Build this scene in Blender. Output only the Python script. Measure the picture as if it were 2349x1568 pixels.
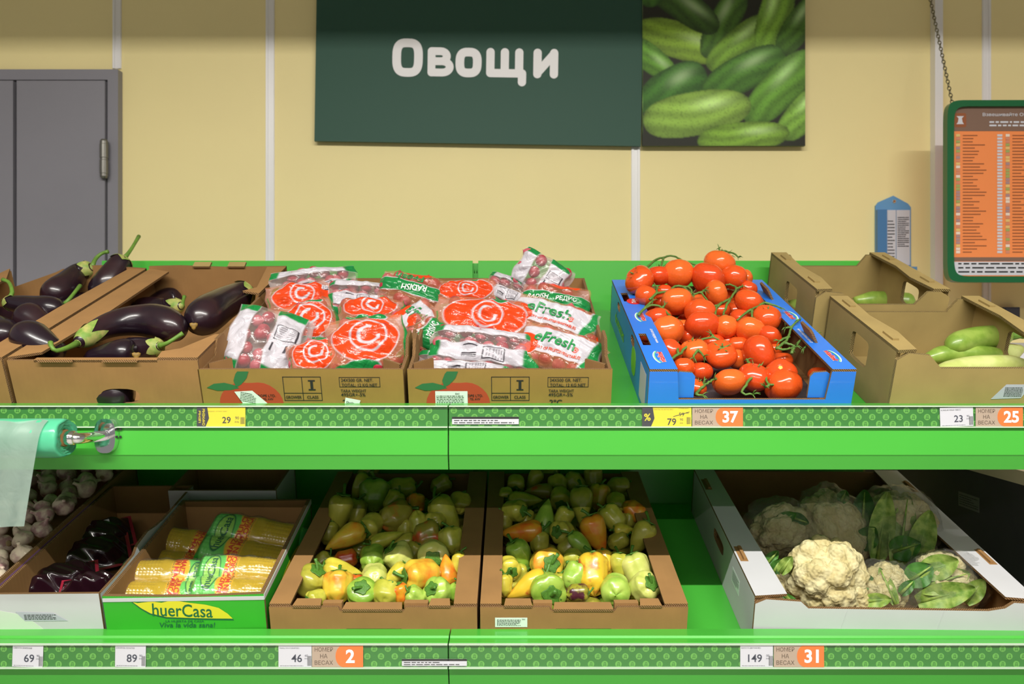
import bpy, bmesh, math, random
import numpy as np
from mathutils import Vector, Matrix, noise
from mathutils.geometry import tessellate_polygon
for o in list(bpy.data.objects): bpy.data.objects.remove(o)
S = bpy.context.scene
COL = S.collection
RAD = math.radians
PI = math.pi

# ------------------------------------------------------------------ camera, world, lamps, exposure
FPX = 1827.0; CX, CY = 1174.5, 784.0; CAMZ = 1.30
cam = bpy.data.objects.new('camera', bpy.data.cameras.new('camera')); COL.objects.link(cam)
cam.location = (0, 0, CAMZ); cam.rotation_euler = (PI/2, 0, 0)
cam.data.sensor_width = 36.0; cam.data.lens = FPX/2349*36.0
cam.data.clip_start = .05
cam.data.dof.use_dof = True; cam.data.dof.focus_distance = 1.62; cam.data.dof.aperture_fstop = 4.0
S.camera = cam
W = bpy.data.worlds.new('store_ambient'); S.world = W; W.use_nodes = True
W.node_tree.nodes['Background'].inputs[0].default_value = (1.0, .97, .92, 1)
W.node_tree.nodes['Background'].inputs[1].default_value = .17
LAMP_Y, LAMP_Z = -.42, 2.96
def area(name, loc, sx, sy, power, col=(1, .965, .90)):
    l = bpy.data.lights.new(name, 'AREA'); l.shape = 'RECTANGLE'; l.size = sx; l.size_y = sy
    l.energy = power; l.color = col
    o = bpy.data.objects.new(name, l); COL.objects.link(o); o.location = loc
    return o
area('ceiling_tube_row_offscreen', (0, LAMP_Y, LAMP_Z), 3.6, .03, 165)
area('ceiling_tube_row_far_offscreen', (0, LAMP_Y-3.2, LAMP_Z), 3.6, .03, 95)
vs = S.view_settings
vs.view_transform = 'Standard'; vs.look = 'None'; vs.gamma = 1.0; vs.use_curve_mapping = False
vs.exposure = .50

# ------------------------------------------------------------------ materials
def srgb(r, g, b):
    f = lambda c: (c/255/12.92) if c/255 <= .04045 else ((c/255+.055)/1.055)**2.4
    return (f(r), f(g), f(b))
MATS = {}
def mat(name, col=(.5, .5, .5), rough=.5, metal=0, spec=.5, coat=0, noise_amt=0, noise_scale=20, col2=None, bump=0,
        bump_scale=60, stripes=None, trans=0, alpha=1, sss=0):
    if name in MATS: return MATS[name]
    m = bpy.data.materials.new(name); m.use_nodes = True; MATS[name] = m
    nt = m.node_tree; N = nt.nodes; L = nt.links; p = N['Principled BSDF']
    p.inputs['Base Color'].default_value = (*col, 1); p.inputs['Roughness'].default_value = rough
    p.inputs['Metallic'].default_value = metal; p.inputs['Specular IOR Level'].default_value = spec
    p.inputs['Coat Weight'].default_value = coat; p.inputs['Coat Roughness'].default_value = .08
    p.inputs['Alpha'].default_value = alpha
    p.inputs['Transmission Weight'].default_value = trans
    if sss:
        p.inputs['Subsurface Weight'].default_value = sss; p.inputs['Subsurface Radius'].default_value = (.01, .006, .003)
    tc = N.new('ShaderNodeTexCoord')
    if noise_amt or col2:
        nz = N.new('ShaderNodeTexNoise'); nz.inputs['Scale'].default_value = noise_scale; nz.inputs['Detail'].default_value = 5
        L.new(tc.outputs['Object'], nz.inputs['Vector'])
        rp = N.new('ShaderNodeValToRGB'); L.new(nz.outputs['Fac'], rp.inputs['Fac'])
        c2 = col2 if col2 else tuple(c*(1-noise_amt) for c in col)
        rp.color_ramp.elements[0].position = .35; rp.color_ramp.elements[1].position = .65
        rp.color_ramp.elements[0].color = (*c2, 1); rp.color_ramp.elements[1].color = (*col, 1)
        L.new(rp.outputs['Color'], p.inputs['Base Color'])
    if bump or stripes:
        bn = N.new('ShaderNodeBump'); bn.inputs['Strength'].default_value = bump or .1; bn.inputs['Distance'].default_value = .002
        if stripes:
            t = N.new('ShaderNodeTexWave'); t.inputs['Scale'].default_value = stripes; t.inputs['Distortion'].default_value = .6
            t.bands_direction = 'X'; L.new(tc.outputs['Object'], t.inputs['Vector']); out = t.outputs['Fac']
        else:
            t = N.new('ShaderNodeTexNoise'); t.inputs['Scale'].default_value = bump_scale; t.inputs['Detail'].default_value = 4
            L.new(tc.outputs['Object'], t.inputs['Vector']); out = t.outputs['Fac']
        L.new(out, bn.inputs['Height']); L.new(bn.outputs['Normal'], p.inputs['Normal'])
    return m
def edge_mat(name, c1, scale=150):
    """cut board edge: one paper colour, the flutes only as fine relief"""
    m = mat(name, c1, .85); nt = m.node_tree; N = nt.nodes; L = nt.links
    tc = N.new('ShaderNodeTexCoord'); t = N.new('ShaderNodeTexWave'); t.inputs['Scale'].default_value = scale; t.bands_direction = 'DIAGONAL'
    t.inputs['Distortion'].default_value = 1.5
    bn = N.new('ShaderNodeBump'); bn.inputs['Strength'].default_value = 1.0; bn.inputs['Distance'].default_value = .003
    L.new(tc.outputs['Object'], t.inputs['Vector']); L.new(t.outputs['Fac'], bn.inputs['Height']); L.new(bn.outputs['Normal'], N['Principled BSDF'].inputs['Normal'])
    return m
def blush_mat(name, c1, c2, pos=.55, scale=9.0, axis=None, rough=.28, spots=None, soft=.18):
    """fruit skin: base colour with a second colour in large soft patches"""
    m = mat(name, c1, rough, coat=.25); nt = m.node_tree; N = nt.nodes; L = nt.links
    tc = N.new('ShaderNodeTexCoord'); oi = N.new('ShaderNodeObjectInfo')
    ad = N.new('ShaderNodeVectorMath'); ad.operation = 'ADD'
    mu = N.new('ShaderNodeMath'); mu.operation = 'MULTIPLY'; mu.inputs[1].default_value = 37.0
    L.new(oi.outputs['Random'], mu.inputs[0]); L.new(mu.outputs[0], ad.inputs[1]); L.new(tc.outputs['Object'], ad.inputs[0])
    nz = N.new('ShaderNodeTexNoise'); nz.inputs['Scale'].default_value = scale; nz.inputs['Detail'].default_value = 3
    L.new(ad.outputs[0], nz.inputs['Vector'])
    rp = N.new('ShaderNodeValToRGB'); rp.color_ramp.elements[0].position = pos-soft*.5; rp.color_ramp.elements[1].position = pos+soft*.5
    rp.color_ramp.elements[0].color = (*c1, 1); rp.color_ramp.elements[1].color = (*c2, 1)
    L.new(nz.outputs['Fac'], rp.inputs['Fac'])
    L.new(rp.outputs['Color'], N['Principled BSDF'].inputs['Base Color'])
    return m
def film_mat(name, haze=(.9, .9, .9), alpha=None, rough=.16, bump=.5, bscale=55, attr='Col', base_alpha=.25):
    """thin plastic film: colour and opacity from the print on it (colour attribute), clear elsewhere, glossy and crinkled"""
    if name in MATS: return MATS[name]
    m = bpy.data.materials.new(name); m.use_nodes = True; MATS[name] = m
    nt = m.node_tree; N = nt.nodes; L = nt.links; p = N['Principled BSDF']
    p.inputs['Roughness'].default_value = .5; p.inputs['Specular IOR Level'].default_value = .1
    tr = N.new('ShaderNodeBsdfTransparent'); mx = N.new('ShaderNodeMixShader'); out = N['Material Output']
    lw = N.new('ShaderNodeLayerWeight'); lw.inputs['Blend'].default_value = .5
    pw = N.new('ShaderNodeMath'); pw.operation = 'POWER'; pw.inputs[1].default_value = 4.0; L.new(lw.outputs['Facing'], pw.inputs[0])
    fr = N.new('ShaderNodeMath'); fr.operation = 'MULTIPLY_ADD'; fr.inputs[1].default_value = .6; fr.inputs[2].default_value = .04; L.new(pw.outputs[0], fr.inputs[0])
    tc = N.new('ShaderNodeTexCoord'); nz = N.new('ShaderNodeTexNoise'); nz.inputs['Scale'].default_value = bscale; nz.inputs['Detail'].default_value = 3
    nz.inputs['Distortion'].default_value = .8
    L.new(tc.outputs['Object'], nz.inputs['Vector'])
    bn = N.new('ShaderNodeBump'); bn.inputs['Strength'].default_value = bump; bn.inputs['Distance'].default_value = .006
    L.new(nz.outputs['Fac'], bn.inputs['Height']); L.new(bn.outputs['Normal'], p.inputs['Normal']); L.new(bn.outputs['Normal'], lw.inputs['Normal'])
    gl = N.new('ShaderNodeBsdfGlossy'); gl.inputs['Roughness'].default_value = rough; L.new(bn.outputs['Normal'], gl.inputs['Normal'])
    mg = N.new('ShaderNodeMixShader'); L.new(fr.outputs[0], mg.inputs[0]); L.new(gl.outputs[0], mg.inputs[2])
    mxm = N.new('ShaderNodeMath'); mxm.operation = 'MAXIMUM'; mxm.inputs[0].default_value = 0
    if attr:
        at = N.new('ShaderNodeAttribute'); at.attribute_name = attr
        L.new(at.outputs['Color'], p.inputs['Base Color']); L.new(at.outputs['Alpha'], mxm.inputs[1])
    else:
        p.inputs['Base Color'].default_value = (*haze, 1); mxm.inputs[1].default_value = base_alpha
    L.new(mxm.outputs[0], mx.inputs[0]); L.new(tr.outputs[0], mx.inputs[1]); L.new(p.outputs[0], mx.inputs[2])
    L.new(mx.outputs[0], mg.inputs[1]); L.new(mg.outputs[0], out.inputs['Surface'])
    return m
def attr_mat(name, rough=.5, coat=0):
    if name in MATS: return MATS[name]
    m = mat(name, (.5, .5, .5), rough, coat=coat); N = m.node_tree.nodes
    at = N.new('ShaderNodeAttribute'); at.attribute_name = 'Col'
    m.node_tree.links.new(at.outputs['Color'], N['Principled BSDF'].inputs['Base Color'])
    return m

CARD = mat('cardboard', srgb(150, 111, 64), .85, noise_amt=.12, noise_scale=14, bump=.05, stripes=30)
CARD_IN = mat('cardboard_inside', srgb(150, 111, 64), .88, noise_amt=.14, noise_scale=10, bump=.05, stripes=30)
OLIVE = mat('cardboard_olive', srgb(160, 138, 84), .88, noise_amt=.14, noise_scale=12, bump=.15, bump_scale=30)
OLIVE_IN = mat('cardboard_olive_inside', srgb(160, 138, 84), .88, noise_amt=.16, noise_scale=10, bump=.15, bump_scale=30)
KRAFT = mat('cardboard_kraft', srgb(146, 116, 54), .85, noise_amt=.1, noise_scale=20, bump=.03, stripes=40)
WHITE_CARD = mat('cardboard_white', srgb(194, 194, 198), .7, noise_amt=.05, noise_scale=8)
BLUE_CARD = mat('cardboard_blue', srgb(38, 120, 226), .35, noise_amt=.08, noise_scale=9, coat=.2)
GREEN_CARD = mat('cardboard_green', srgb(52, 165, 40), .45, noise_amt=.08, noise_scale=9)
EDGE = edge_mat('corrugated_edge', srgb(150, 112, 68))
EDGE_OL = edge_mat('corrugated_edge_olive', srgb(154, 132, 80))
GREEN = mat('green_steel', srgb(70, 170, 58), .32, noise_amt=.05, noise_scale=3, coat=.15)
GREEN_DK = mat('green_rail_print', srgb(46, 116, 42), .35)
GREEN_LT = mat('green_rail_dot', srgb(94, 162, 68), .35)
GREEN_LETTER = mat('green_rail_letter', srgb(48, 118, 42), .35)
WALLM = mat('wall_yellow', srgb(236, 220, 160), .6, noise_amt=.035, noise_scale=2.5)
STRIP = mat('white_profile', srgb(230, 228, 228), .3)
DOORM = mat('door_grey', srgb(132, 130, 138), .38, noise_amt=.04, noise_scale=4, bump=.06, bump_scale=220)
BLACK = mat('black_print', srgb(30, 28, 30), .6)
PAPER = mat('white_paper', srgb(198, 198, 206), .55)
LETTER_W = mat('white_lettering', srgb(236, 234, 236), .55)
CHROME = mat('chrome', (.85, .85, .88), .07, metal=1)

# ------------------------------------------------------------------ mesh helpers
def setp(o, label=None, cat=None, group=None, kind=None):
    if label: o['label'] = label
    if cat: o['category'] = cat
    if group: o['group'] = group
    if kind: o['kind'] = kind
    return o
def mesh(name, V, F, mats, midx=None, smooth=False):
    me = bpy.data.meshes.new(name); me.from_pydata([tuple(v) for v in V], [], [tuple(f) for f in F])
    for m in (mats if isinstance(mats, (list, tuple)) else [mats]): me.materials.append(m)
    if midx is not None: me.polygons.foreach_set('material_index', np.asarray(midx, dtype=np.int32))
    if smooth: me.polygons.foreach_set('use_smooth', np.ones(len(me.polygons), dtype=bool))
    me.update(); return me
def obj(name, me, parent=None, M=None):
    o = bpy.data.objects.new(name, me); COL.objects.link(o)
    if parent: o.parent = parent
    if M is not None: o.matrix_local = M
    return o
def empty(name, M, label, cat, group=None):
    o = bpy.data.objects.new(name, None); COL.objects.link(o); o.empty_display_size = .02
    o.matrix_world = M; return setp(o, label, cat, group)
class MB:
    def __init__(s): s.V = []; s.F = []; s.I = []
    def add(s, V, F, mi=0):
        b = len(s.V); s.V += [tuple(v) for v in V]; s.F += [tuple(i+b for i in f) for f in F]
        s.I += (mi if isinstance(mi, list) else [mi]*len(F)); return s
    def box(s, x0, x1, y0, y1, z0, z1, mi=0, M=None):
        V = [Vector(p) for p in ((x0,y0,z0),(x1,y0,z0),(x1,y1,z0),(x0,y1,z0),(x0,y0,z1),(x1,y0,z1),(x1,y1,z1),(x0,y1,z1))]
        if M is not None: V = [M @ v for v in V]
        return s.add(V, [(0,3,2,1),(4,5,6,7),(0,1,5,4),(1,2,6,5),(2,3,7,6),(3,0,4,7)], mi)
    def build(s, name, mats, parent=None, M=None, smooth=False):
        return obj(name, mesh(name, s.V, s.F, mats, s.I, smooth), parent, M)
def T(x, y, z): return Matrix.Translation((x, y, z))
def RX(a): return Matrix.Rotation(RAD(a), 4, 'X')
def RY(a): return Matrix.Rotation(RAD(a), 4, 'Y')
def RZ(a): return Matrix.Rotation(RAD(a), 4, 'Z')
def SC(x, y=None, z=None): return Matrix.Diagonal((x, y if y is not None else x, z if z is not None else x, 1))
def basis(o, x, y, z):
    return Matrix(((x[0],y[0],z[0],o[0]),(x[1],y[1],z[1],o[1]),(x[2],y[2],z[2],o[2]),(0,0,0,1)))
FRONT = RX(90)                                   # drawing plane xy -> stands up facing -y
BACK = RZ(180) @ RX(90); LEFT = RZ(-90) @ RX(90); RIGHT = RZ(90) @ RX(90)
def panel_geo(outer, holes=(), t=.006):
    loops = [list(outer)]+[list(h) for h in holes]
    pts = [p for l in loops for p in l]; n = len(pts)
    tris = tessellate_polygon([[Vector((p[0], p[1], 0)) for p in l] for l in loops])
    V = [(p[0], p[1], 0) for p in pts]+[(p[0], p[1], -t) for p in pts]; F = []; I = []
    for a, b, c in tris:
        A, B, C = pts[a], pts[b], pts[c]
        if (B[0]-A[0])*(C[1]-A[1])-(B[1]-A[1])*(C[0]-A[0]) < 0: b, c = c, b
        F.append((a, b, c)); I.append(0); F.append((a+n, c+n, b+n)); I.append(1)
    k = 0
    for li, l in enumerate(loops):
        m = len(l); ar = sum(l[i][0]*l[(i+1) % m][1]-l[(i+1) % m][0]*l[i][1] for i in range(m))
        for i in range(m):
            a, b = k+i, k+(i+1) % m
            if (ar > 0) == (li == 0): F.append((a+n, b+n, b, a))
            else: F.append((a, b, b+n, a+n))
            I.append(2)
        k += m
    return V, F, I
def panel(name, outer, mats, parent, M, holes=(), t=.006):
    V, F, I = panel_geo(outer, holes, t)
    return obj(name, mesh(name, V, F, mats, I), parent, M)
def rect(x0, x1, y0, y1): return [(x0, y0), (x1, y0), (x1, y1), (x0, y1)]
def oval(cx, cy, rx, ry, n=20, p=2.6):
    out = []
    for i in range(n):
        a = 2*PI*i/n; c, s = math.cos(a), math.sin(a)
        out.append((cx+rx*math.copysign(abs(c)**(2/p), c), cy+ry*math.copysign(abs(s)**(2/p), s)))
    return out
def flat(name, poly, m, parent, M, holes=()):
    V, F, I = panel_geo(poly, holes, .0003)
    return obj(name, mesh(name, V, F, [m]), parent, M)
TXT = {}
def text_geo(s, bold=0.0, shear=0.0, res=3):
    k = (s, bold, shear)
    if k not in TXT:
        cu = bpy.data.curves.new('t', 'FONT'); cu.body = s; cu.size = 1; cu.offset = bold; cu.shear = shear; cu.resolution_u = res
        cu.align_x = 'CENTER'; cu.align_y = 'CENTER'
        o = bpy.data.objects.new('t', cu); COL.objects.link(o); bpy.context.view_layer.update()
        me = bpy.data.meshes.new_from_object(o.evaluated_get(bpy.context.evaluated_depsgraph_get()))
        V = [tuple(v.co) for v in me.vertices]; F = [tuple(p.vertices) for p in me.polygons]
        bpy.data.objects.remove(o); bpy.data.curves.remove(cu); bpy.data.meshes.remove(me)
        xs = [v[0] for v in V]; ys = [v[1] for v in V]
        cx, cy = (min(xs)+max(xs))/2, (min(ys)+max(ys))/2
        V = [(v[0]-cx, v[1]-cy, 0) for v in V]
        TXT[k] = (V, F, max(xs)-min(xs), max(ys)-min(ys))
    return TXT[k]
def lettering(s, w, h, m, parent, M, bold=0.0, shear=0.0, name='lettering', fn=None):
    """text fitted into w x h (either may be None) centred on M"""
    V, F, tw, th = text_geo(s, bold, shear)
    if h is None: h = th*w/tw
    if w is None: w = tw*h/th
    V2 = [(v[0]*w/tw, v[1]*h/th, 0) for v in V]
    if fn: V2 = [fn(v[0], v[1]) for v in V2]
    return obj(name, mesh(name, V2, F, [m]), parent, M)
def textlines(w, h, n, m, parent, M, seed=0, th=.35, name='small_print'):
    rnd = random.Random(seed); mb = MB()
    for i in range(n):
        y = h/2-(i+.5)*h/n; x = -w/2; end = w/2 if rnd.random() > .3 else w/2-rnd.random()*w*.4
        while x < end:
            l = min(rnd.uniform(.03, .12)*w, end-x); hh = h/n*th/2
            mb.add([(x,y-hh,0),(x+l,y-hh,0),(x+l,y+hh,0),(x,y+hh,0)], [(0,1,2,3)]); x += l+.02*w
    return mb.build(name, [m], parent, M)
def barcode(w, h, m, parent, M, seed=1, name='barcode'):
    rnd = random.Random(seed); mb = MB(); x = -w/2
    while x < w/2:
        l = rnd.uniform(.02, .07)*w; mb.add([(x,-h/2,0),(x+l,-h/2,0),(x+l,h/2,0),(x,h/2,0)], [(0,1,2,3)]); x += l+rnd.uniform(.03, .07)*w
    return mb.build(name, [m], parent, M)

def frames(P):
    P = [Vector(p) for p in P]; n = len(P); out = []
    t0 = (P[1]-P[0]).normalized(); a = Vector((0, 0, 1)) if abs(t0.z) < .9 else Vector((1, 0, 0))
    u = t0.cross(a).normalized()
    for i in range(n):
        t = (P[min(i+1, n-1)]-P[max(i-1, 0)]).normalized()
        u = (u-t*u.dot(t)).normalized(); out.append((P[i], t, u, t.cross(u)))
    return out
def tube(P, R, seg=10, cap=True):
    fr = frames(P); V = []; F = []
    for (p, t, u, w), r in zip(fr, R):
        for k in range(seg):
            a = 2*PI*k/seg; V.append(p+(u*math.cos(a)+w*math.sin(a))*r)
    n = len(P)
    for i in range(n-1):
        for k in range(seg):
            k2 = (k+1) % seg; F.append((i*seg+k, i*seg+k2, (i+1)*seg+k2, (i+1)*seg+k))
    if cap:
        F.append(tuple(range(seg-1, -1, -1))); F.append(tuple((n-1)*seg+k for k in range(seg)))
    return V, F
def crom(P, n):
    P = [Vector(p) for p in P]
    if len(P) == 2: return [P[0].lerp(P[1], i/(n-1)) for i in range(n)]
    Q = [2*P[0]-P[1]]+P+[2*P[-1]-P[-2]]; out = []; m = len(P)-1
    for i in range(n):
        s = i/(n-1)*m; k = min(int(s), m-1); t = s-k; a, b, c, d = Q[k:k+4]
        out.append(.5*((2*b)+(c-a)*t+(2*a-5*b+4*c-d)*t*t+(3*b-a-3*c+d)*t**3))
    return out
def lathe(prof, seg, fn=None):
    """prof: list of (r, z); fn(phi, i, r, z)->(r,z)"""
    V = []; F = []; n = len(prof)
    for i, (r, z) in enumerate(prof):
        for k in range(seg):
            ph = 2*PI*k/seg; r2, z2 = fn(ph, i, r, z) if fn else (r, z)
            V.append((r2*math.cos(ph), r2*math.sin(ph), z2))
    for i in range(n-1):
        for k in range(seg):
            k2 = (k+1) % seg; F.append((i*seg+k, i*seg+k2, (i+1)*seg+k2, (i+1)*seg+k))
    F.append(tuple(range(seg-1, -1, -1))); F.append(tuple((n-1)*seg+k for k in range(seg)))
    return V, F

# ------------------------------------------------------------------ photo pixel -> place on the sloping shelves
class Deck:
    def __init__(s, y, z, deg):
        s.O = Vector((0, y, z)); s.a = RAD(deg); s.deg = deg
        s.v = Vector((0, math.cos(s.a), math.sin(s.a))); s.n = Vector((0, -math.sin(s.a), math.cos(s.a)))
    def M(s, X, v, w=0, yaw=0):
        return Matrix.Translation(Vector((X, 0, 0))+s.O+s.v*v+s.n*w) @ Matrix.Rotation(s.a, 4, 'X') @ RZ(yaw)
UP = Deck(1.515, 1.144, 20.5); LO = Deck(1.515, .6965, 14.5)
CAM = Vector((0, 0, CAMZ))
def ray(px, py):
    dx = (px-CX)/CX
    if py > CY: py = CY+(py-CY)*(1+.05*dx*dx)
    return Vector(((px-CX)/FPX, 1, -(py-CY)/FPX))
def on(px, py, D, w):
    d = ray(px, py); P0 = D.O+D.n*w; return CAM+d*((P0-CAM).dot(D.n)/d.dot(D.n))
def pile(px, py, D, prof, off=0.0):
    w = .06
    for _ in range(25):
        p = on(px, py, D, w); w = .5*w+.5*(prof((p-D.O).dot(D.v))+off)
    return on(px, py, D, w)
def at(px, py, Y):
    return Vector(((px-CX)/FPX*Y, Y, CAMZ-(py-CY)/FPX*Y))
def viewaxes(P):
    d = (P-CAM).normalized(); r = Vector((1, 0, 0)); r = (r-d*r.dot(d)).normalized(); u = r.cross(d).normalized()
    return r, u, -d
def aim(P, ang, c):
    """direction in the picture plane (deg, 0 right, 90 up), tipped c deg towards the viewer"""
    r, u, f = viewaxes(P); a = RAD(ang); c = RAD(c)
    return ((r*math.cos(a)+u*math.sin(a))*math.cos(c)+f*math.sin(c)).normalized()
def zmat(P, z, spin=0):
    z = z.normalized(); a = Vector((0, 0, 1)) if abs(z.z) < .9 else Vector((1, 0, 0))
    x = a.cross(z).normalized(); y = z.cross(x); return basis(P, x, y, z) @ RZ(spin)

# ------------------------------------------------------------------ the room
WALL_Y = 2.62
def structure(name, mb, m, parent=None):
    o = mb.build(name, m if isinstance(m, list) else [m], parent)
    if not parent: o['kind'] = 'structure'
    return o
structure('floor', MB().box(-4, 4, -5, WALL_Y+.1, -.05, 0), mat('floor_tile', srgb(150, 146, 138), .4, noise_amt=.08, noise_scale=3))
structure('ceiling', MB().box(-4, 4, -5, WALL_Y+.1, 3.25, 3.3), mat('ceiling_white', srgb(205, 203, 198), .9, noise_amt=.03))
structure('wall_back', MB().box(-4, 4, WALL_Y, WALL_Y+.1, 0, 3.25), WALLM)
tn = 0
def trim(px, pyb, z1=3.2, w=.029):
    global tn; tn += 1
    p = at(px, pyb, WALL_Y); mb = MB()
    mb.box(p.x-w/2, p.x+w/2, WALL_Y-.003, WALL_Y, p.z, z1)
    for s in (-1, 1): mb.box(p.x+s*w*.33-w*.12, p.x+s*w*.33+w*.12, WALL_Y-.006, WALL_Y-.003, p.z, z1)
    structure('trim_%d' % tn, mb, STRIP)
trim(269, 158); trim(620, 1500); trim(1458, 1500); trim(2262, 1500)
tn += 1
p = at(2143, 640, WALL_Y)
structure('trim_%d' % tn, MB().box(p.x-.013, p.x+.013, WALL_Y-.03, WALL_Y, .2, 3.2), STRIP)
# faint joint between two wall boards
tn += 1; p = at(1189, 500, WALL_Y)
structure('trim_%d' % tn, MB().box(p.x-.001, p.x+.001, WALL_Y-.0006, WALL_Y, .3, 2.2), WALLM)
# steel door
pr = at(281, 166, WALL_Y); xl = at(-420, 166, WALL_Y).x
dr = empty('door_1', T(pr.x, WALL_Y, 0), None, None); dr['kind'] = 'structure'
dr['label'] = 'grey painted steel double door in the yellow wall'
x0 = xl-pr.x; zt = pr.z
fw = .034
MB().box(-fw, 0, -.03, 0, 0, zt).box(x0, x0+fw, -.03, 0, 0, zt).box(x0+fw, -fw, -.03, 0, zt-fw, zt).build('door_frame', [DOORM], dr)
MB().box(x0+fw, -fw, -.008, -.002, 0, zt-fw).build('door_rebate', [DOORM], dr)
gx = at(50, 400, WALL_Y).x-pr.x
MB().box(gx+.008, -fw-.004, -.04, -.01, .01, zt-fw-.006).build('door_leaf', [DOORM], dr)
MB().box(x0+fw+.004, gx-.004, -.04, -.01, .01, zt-fw-.006).build('door_leaf', [DOORM], dr)
hz0, hz1 = at(247, 416, WALL_Y).z, at(247, 328, WALL_Y).z
for zz in (hz0, .45):
    V, F = tube([(-fw-.002, -.048, zz+(hz1-hz0)*k) for k in (0, .04, .05, .12, .13, .46, .47, .52, .53, .87, .88, .95, .96, 1)],
                [.009, .0115, .0125, .0125, .0135, .0135, .012, .012, .0135, .0135, .0125, .0125, .0115, .009], 14)
    obj('hinge', mesh('hinge', V, F, [mat('hinge_grey', srgb(120, 118, 112), .35, metal=.6)], smooth=False), dr)

# ------------------------------------------------------------------ ceiling lights (trough with a lamp behind its rim)
def luminaire(y, label):
    e = empty('tube_luminaire', T(0, y, LAMP_Z), label, 'light', 'tube lights over the aisle')
    m = mat('luminaire_white', srgb(225, 225, 222), .5)
    mb = MB().box(-1.9, 1.9, -.30, .30, .03, .05)
    mb.build('housing', [m], e)
    for s in (-1, 1):
        MB().box(-1.9, 1.9, s*.30-.006, s*.30+.006, -.066, .05).build('side_skirt', [m], e)
        MB().box(s*1.9-.006, s*1.9+.006, -.294, .294, -.07, .03).build('end_plate', [m], e)
    for s in (-1, 1):
        MB().box(s*1.6-.006, s*1.6+.006, -.006, .006, .05, .29).build('hanger_rod', [CHROME], e)
luminaire(LAMP_Y, 'white linear trough light hanging over the shelf aisle')
luminaire(LAMP_Y-3.2, 'white linear trough light hanging far from the shelf')

# ------------------------------------------------------------------ the green display rack
XA, XJ, XB = -1.46, -.116, .955
XE_UP, XE_LO = 1.06, .99                         # right ends of the two shelves
RY0 = 1.450                                    # front face of the price rails
BPY = 2.165                                    # back panels
rack = empty('display_rack', T(0, 1.8, 0), 'bright green two-tier steel vegetable display rack with sloping shelves', 'shelf rack')
RM = T(0, -1.8, 0)
def rk(name, mb, m=GREEN): return mb.build(name, m if isinstance(m, list) else [m], rack, RM)
def prof_x(pts, x0, x1):
    n = len(pts); V = [(x0, p[0], p[1]) for p in pts]+[(x1, p[0], p[1]) for p in pts]
    F = [(i, (i+1) % n, n+(i+1) % n, n+i) for i in range(n)]
    t = tessellate_polygon([[Vector((p[0], p[1], 0)) for p in pts]])
    F += [tuple(reversed(a)) for a in t]+[tuple(i+n for i in a) for a in t]
    return V, F
g = .0012
zU, zL = 1.184, .7515
for (x0, xq) in ((XA, XJ-g), (XJ+g, XB)):
    x1 = xq if xq != XB else XE_UP
    # upper shelf: deck, lip, fascia with folded-in lower edge
    a = UP
    d0 = a.O; d1 = a.O+a.v*.69
    rk('shelf_deck', MB().add(*prof_x([(d0.y, d0.z), (d1.y, d1.z), (d1.y, d1.z-.02), (d0.y, d0.z-.02)], x0, x1)))
    rk('shelf_lip', MB().add(*prof_x([(RY0+.003, zU-.006), (RY0+.003, zU-.001), (RY0+.005, zU), (1.513, zU), (1.513, a.O.z-.02), (1.509, a.O.z-.02), (1.509, zU-.006)], x0, x1)))
    rk('fascia', MB().add(*prof_x([(RY0+.006, 1.146), (RY0+.003, 1.144), (RY0+.001, 1.0945), (RY0+.003, 1.092), (1.463, 1.066), (1.53, 1.066), (1.53, 1.07), (1.468, 1.07), (RY0+.008, 1.096), (RY0+.010, 1.146)], x0, x1)))
    rk('rail_channel', MB().add(*prof_x([(RY0+.002, 1.146), (RY0+.002, 1.183), (RY0+.006, 1.183), (RY0+.006, 1.146)], x0, x1)), GREEN_DK)
    a = LO; x1 = xq if xq != XB else XE_LO
    d0 = a.O; d1 = a.O+a.v*.66
    rk('shelf_deck', MB().add(*prof_x([(d0.y, d0.z), (d1.y, d1.z), (d1.y, d1.z-.02), (d0.y, d0.z-.02)], x0, x1)))
    rk('shelf_lip', MB().add(*prof_x([(RY0+.003, zL-.006), (RY0+.003, zL-.001), (RY0+.005, zL), (1.475, zL+.0005), (1.478, zL+.004), (1.513, zL+.004), (1.513, a.O.z-.02), (1.509, a.O.z-.02), (1.509, zL-.004), (1.47, zL-.006)], x0, x1)))
    rk('rail_channel', MB().add(*prof_x([(RY0+.002, .708), (RY0+.002, .750), (RY0+.006, .750), (RY0+.006, .708)], x0, x1)), GREEN_DK)
    rk('fascia', MB().add(*prof_x([(RY0+.006, .708), (RY0+.004, .706), (RY0+.10, .46), (RY0+.10, .12), (RY0+.106, .12), (RY0+.106, .46), (RY0+.014, .7)], x0, x1)))
    pxo = (1080.5 if x0 == XA else 1097.0)
    xb0, xb1 = (-1.115, at(1084, 600, BPY).x) if x0 == XA else (at(1097, 600, BPY).x, XB)
    rk('back_panel', MB().add(*prof_x([(BPY, .1), (BPY, 1.518), (BPY+.002, 1.521), (BPY+.02, 1.521), (BPY+.02, .1)], xb0, xb1)))
rk('back_panel', MB().add(*prof_x([(BPY, .1), (BPY, 1.40), (BPY+.02, 1.40), (BPY+.02, .1)], XA, -1.117)))
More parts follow.
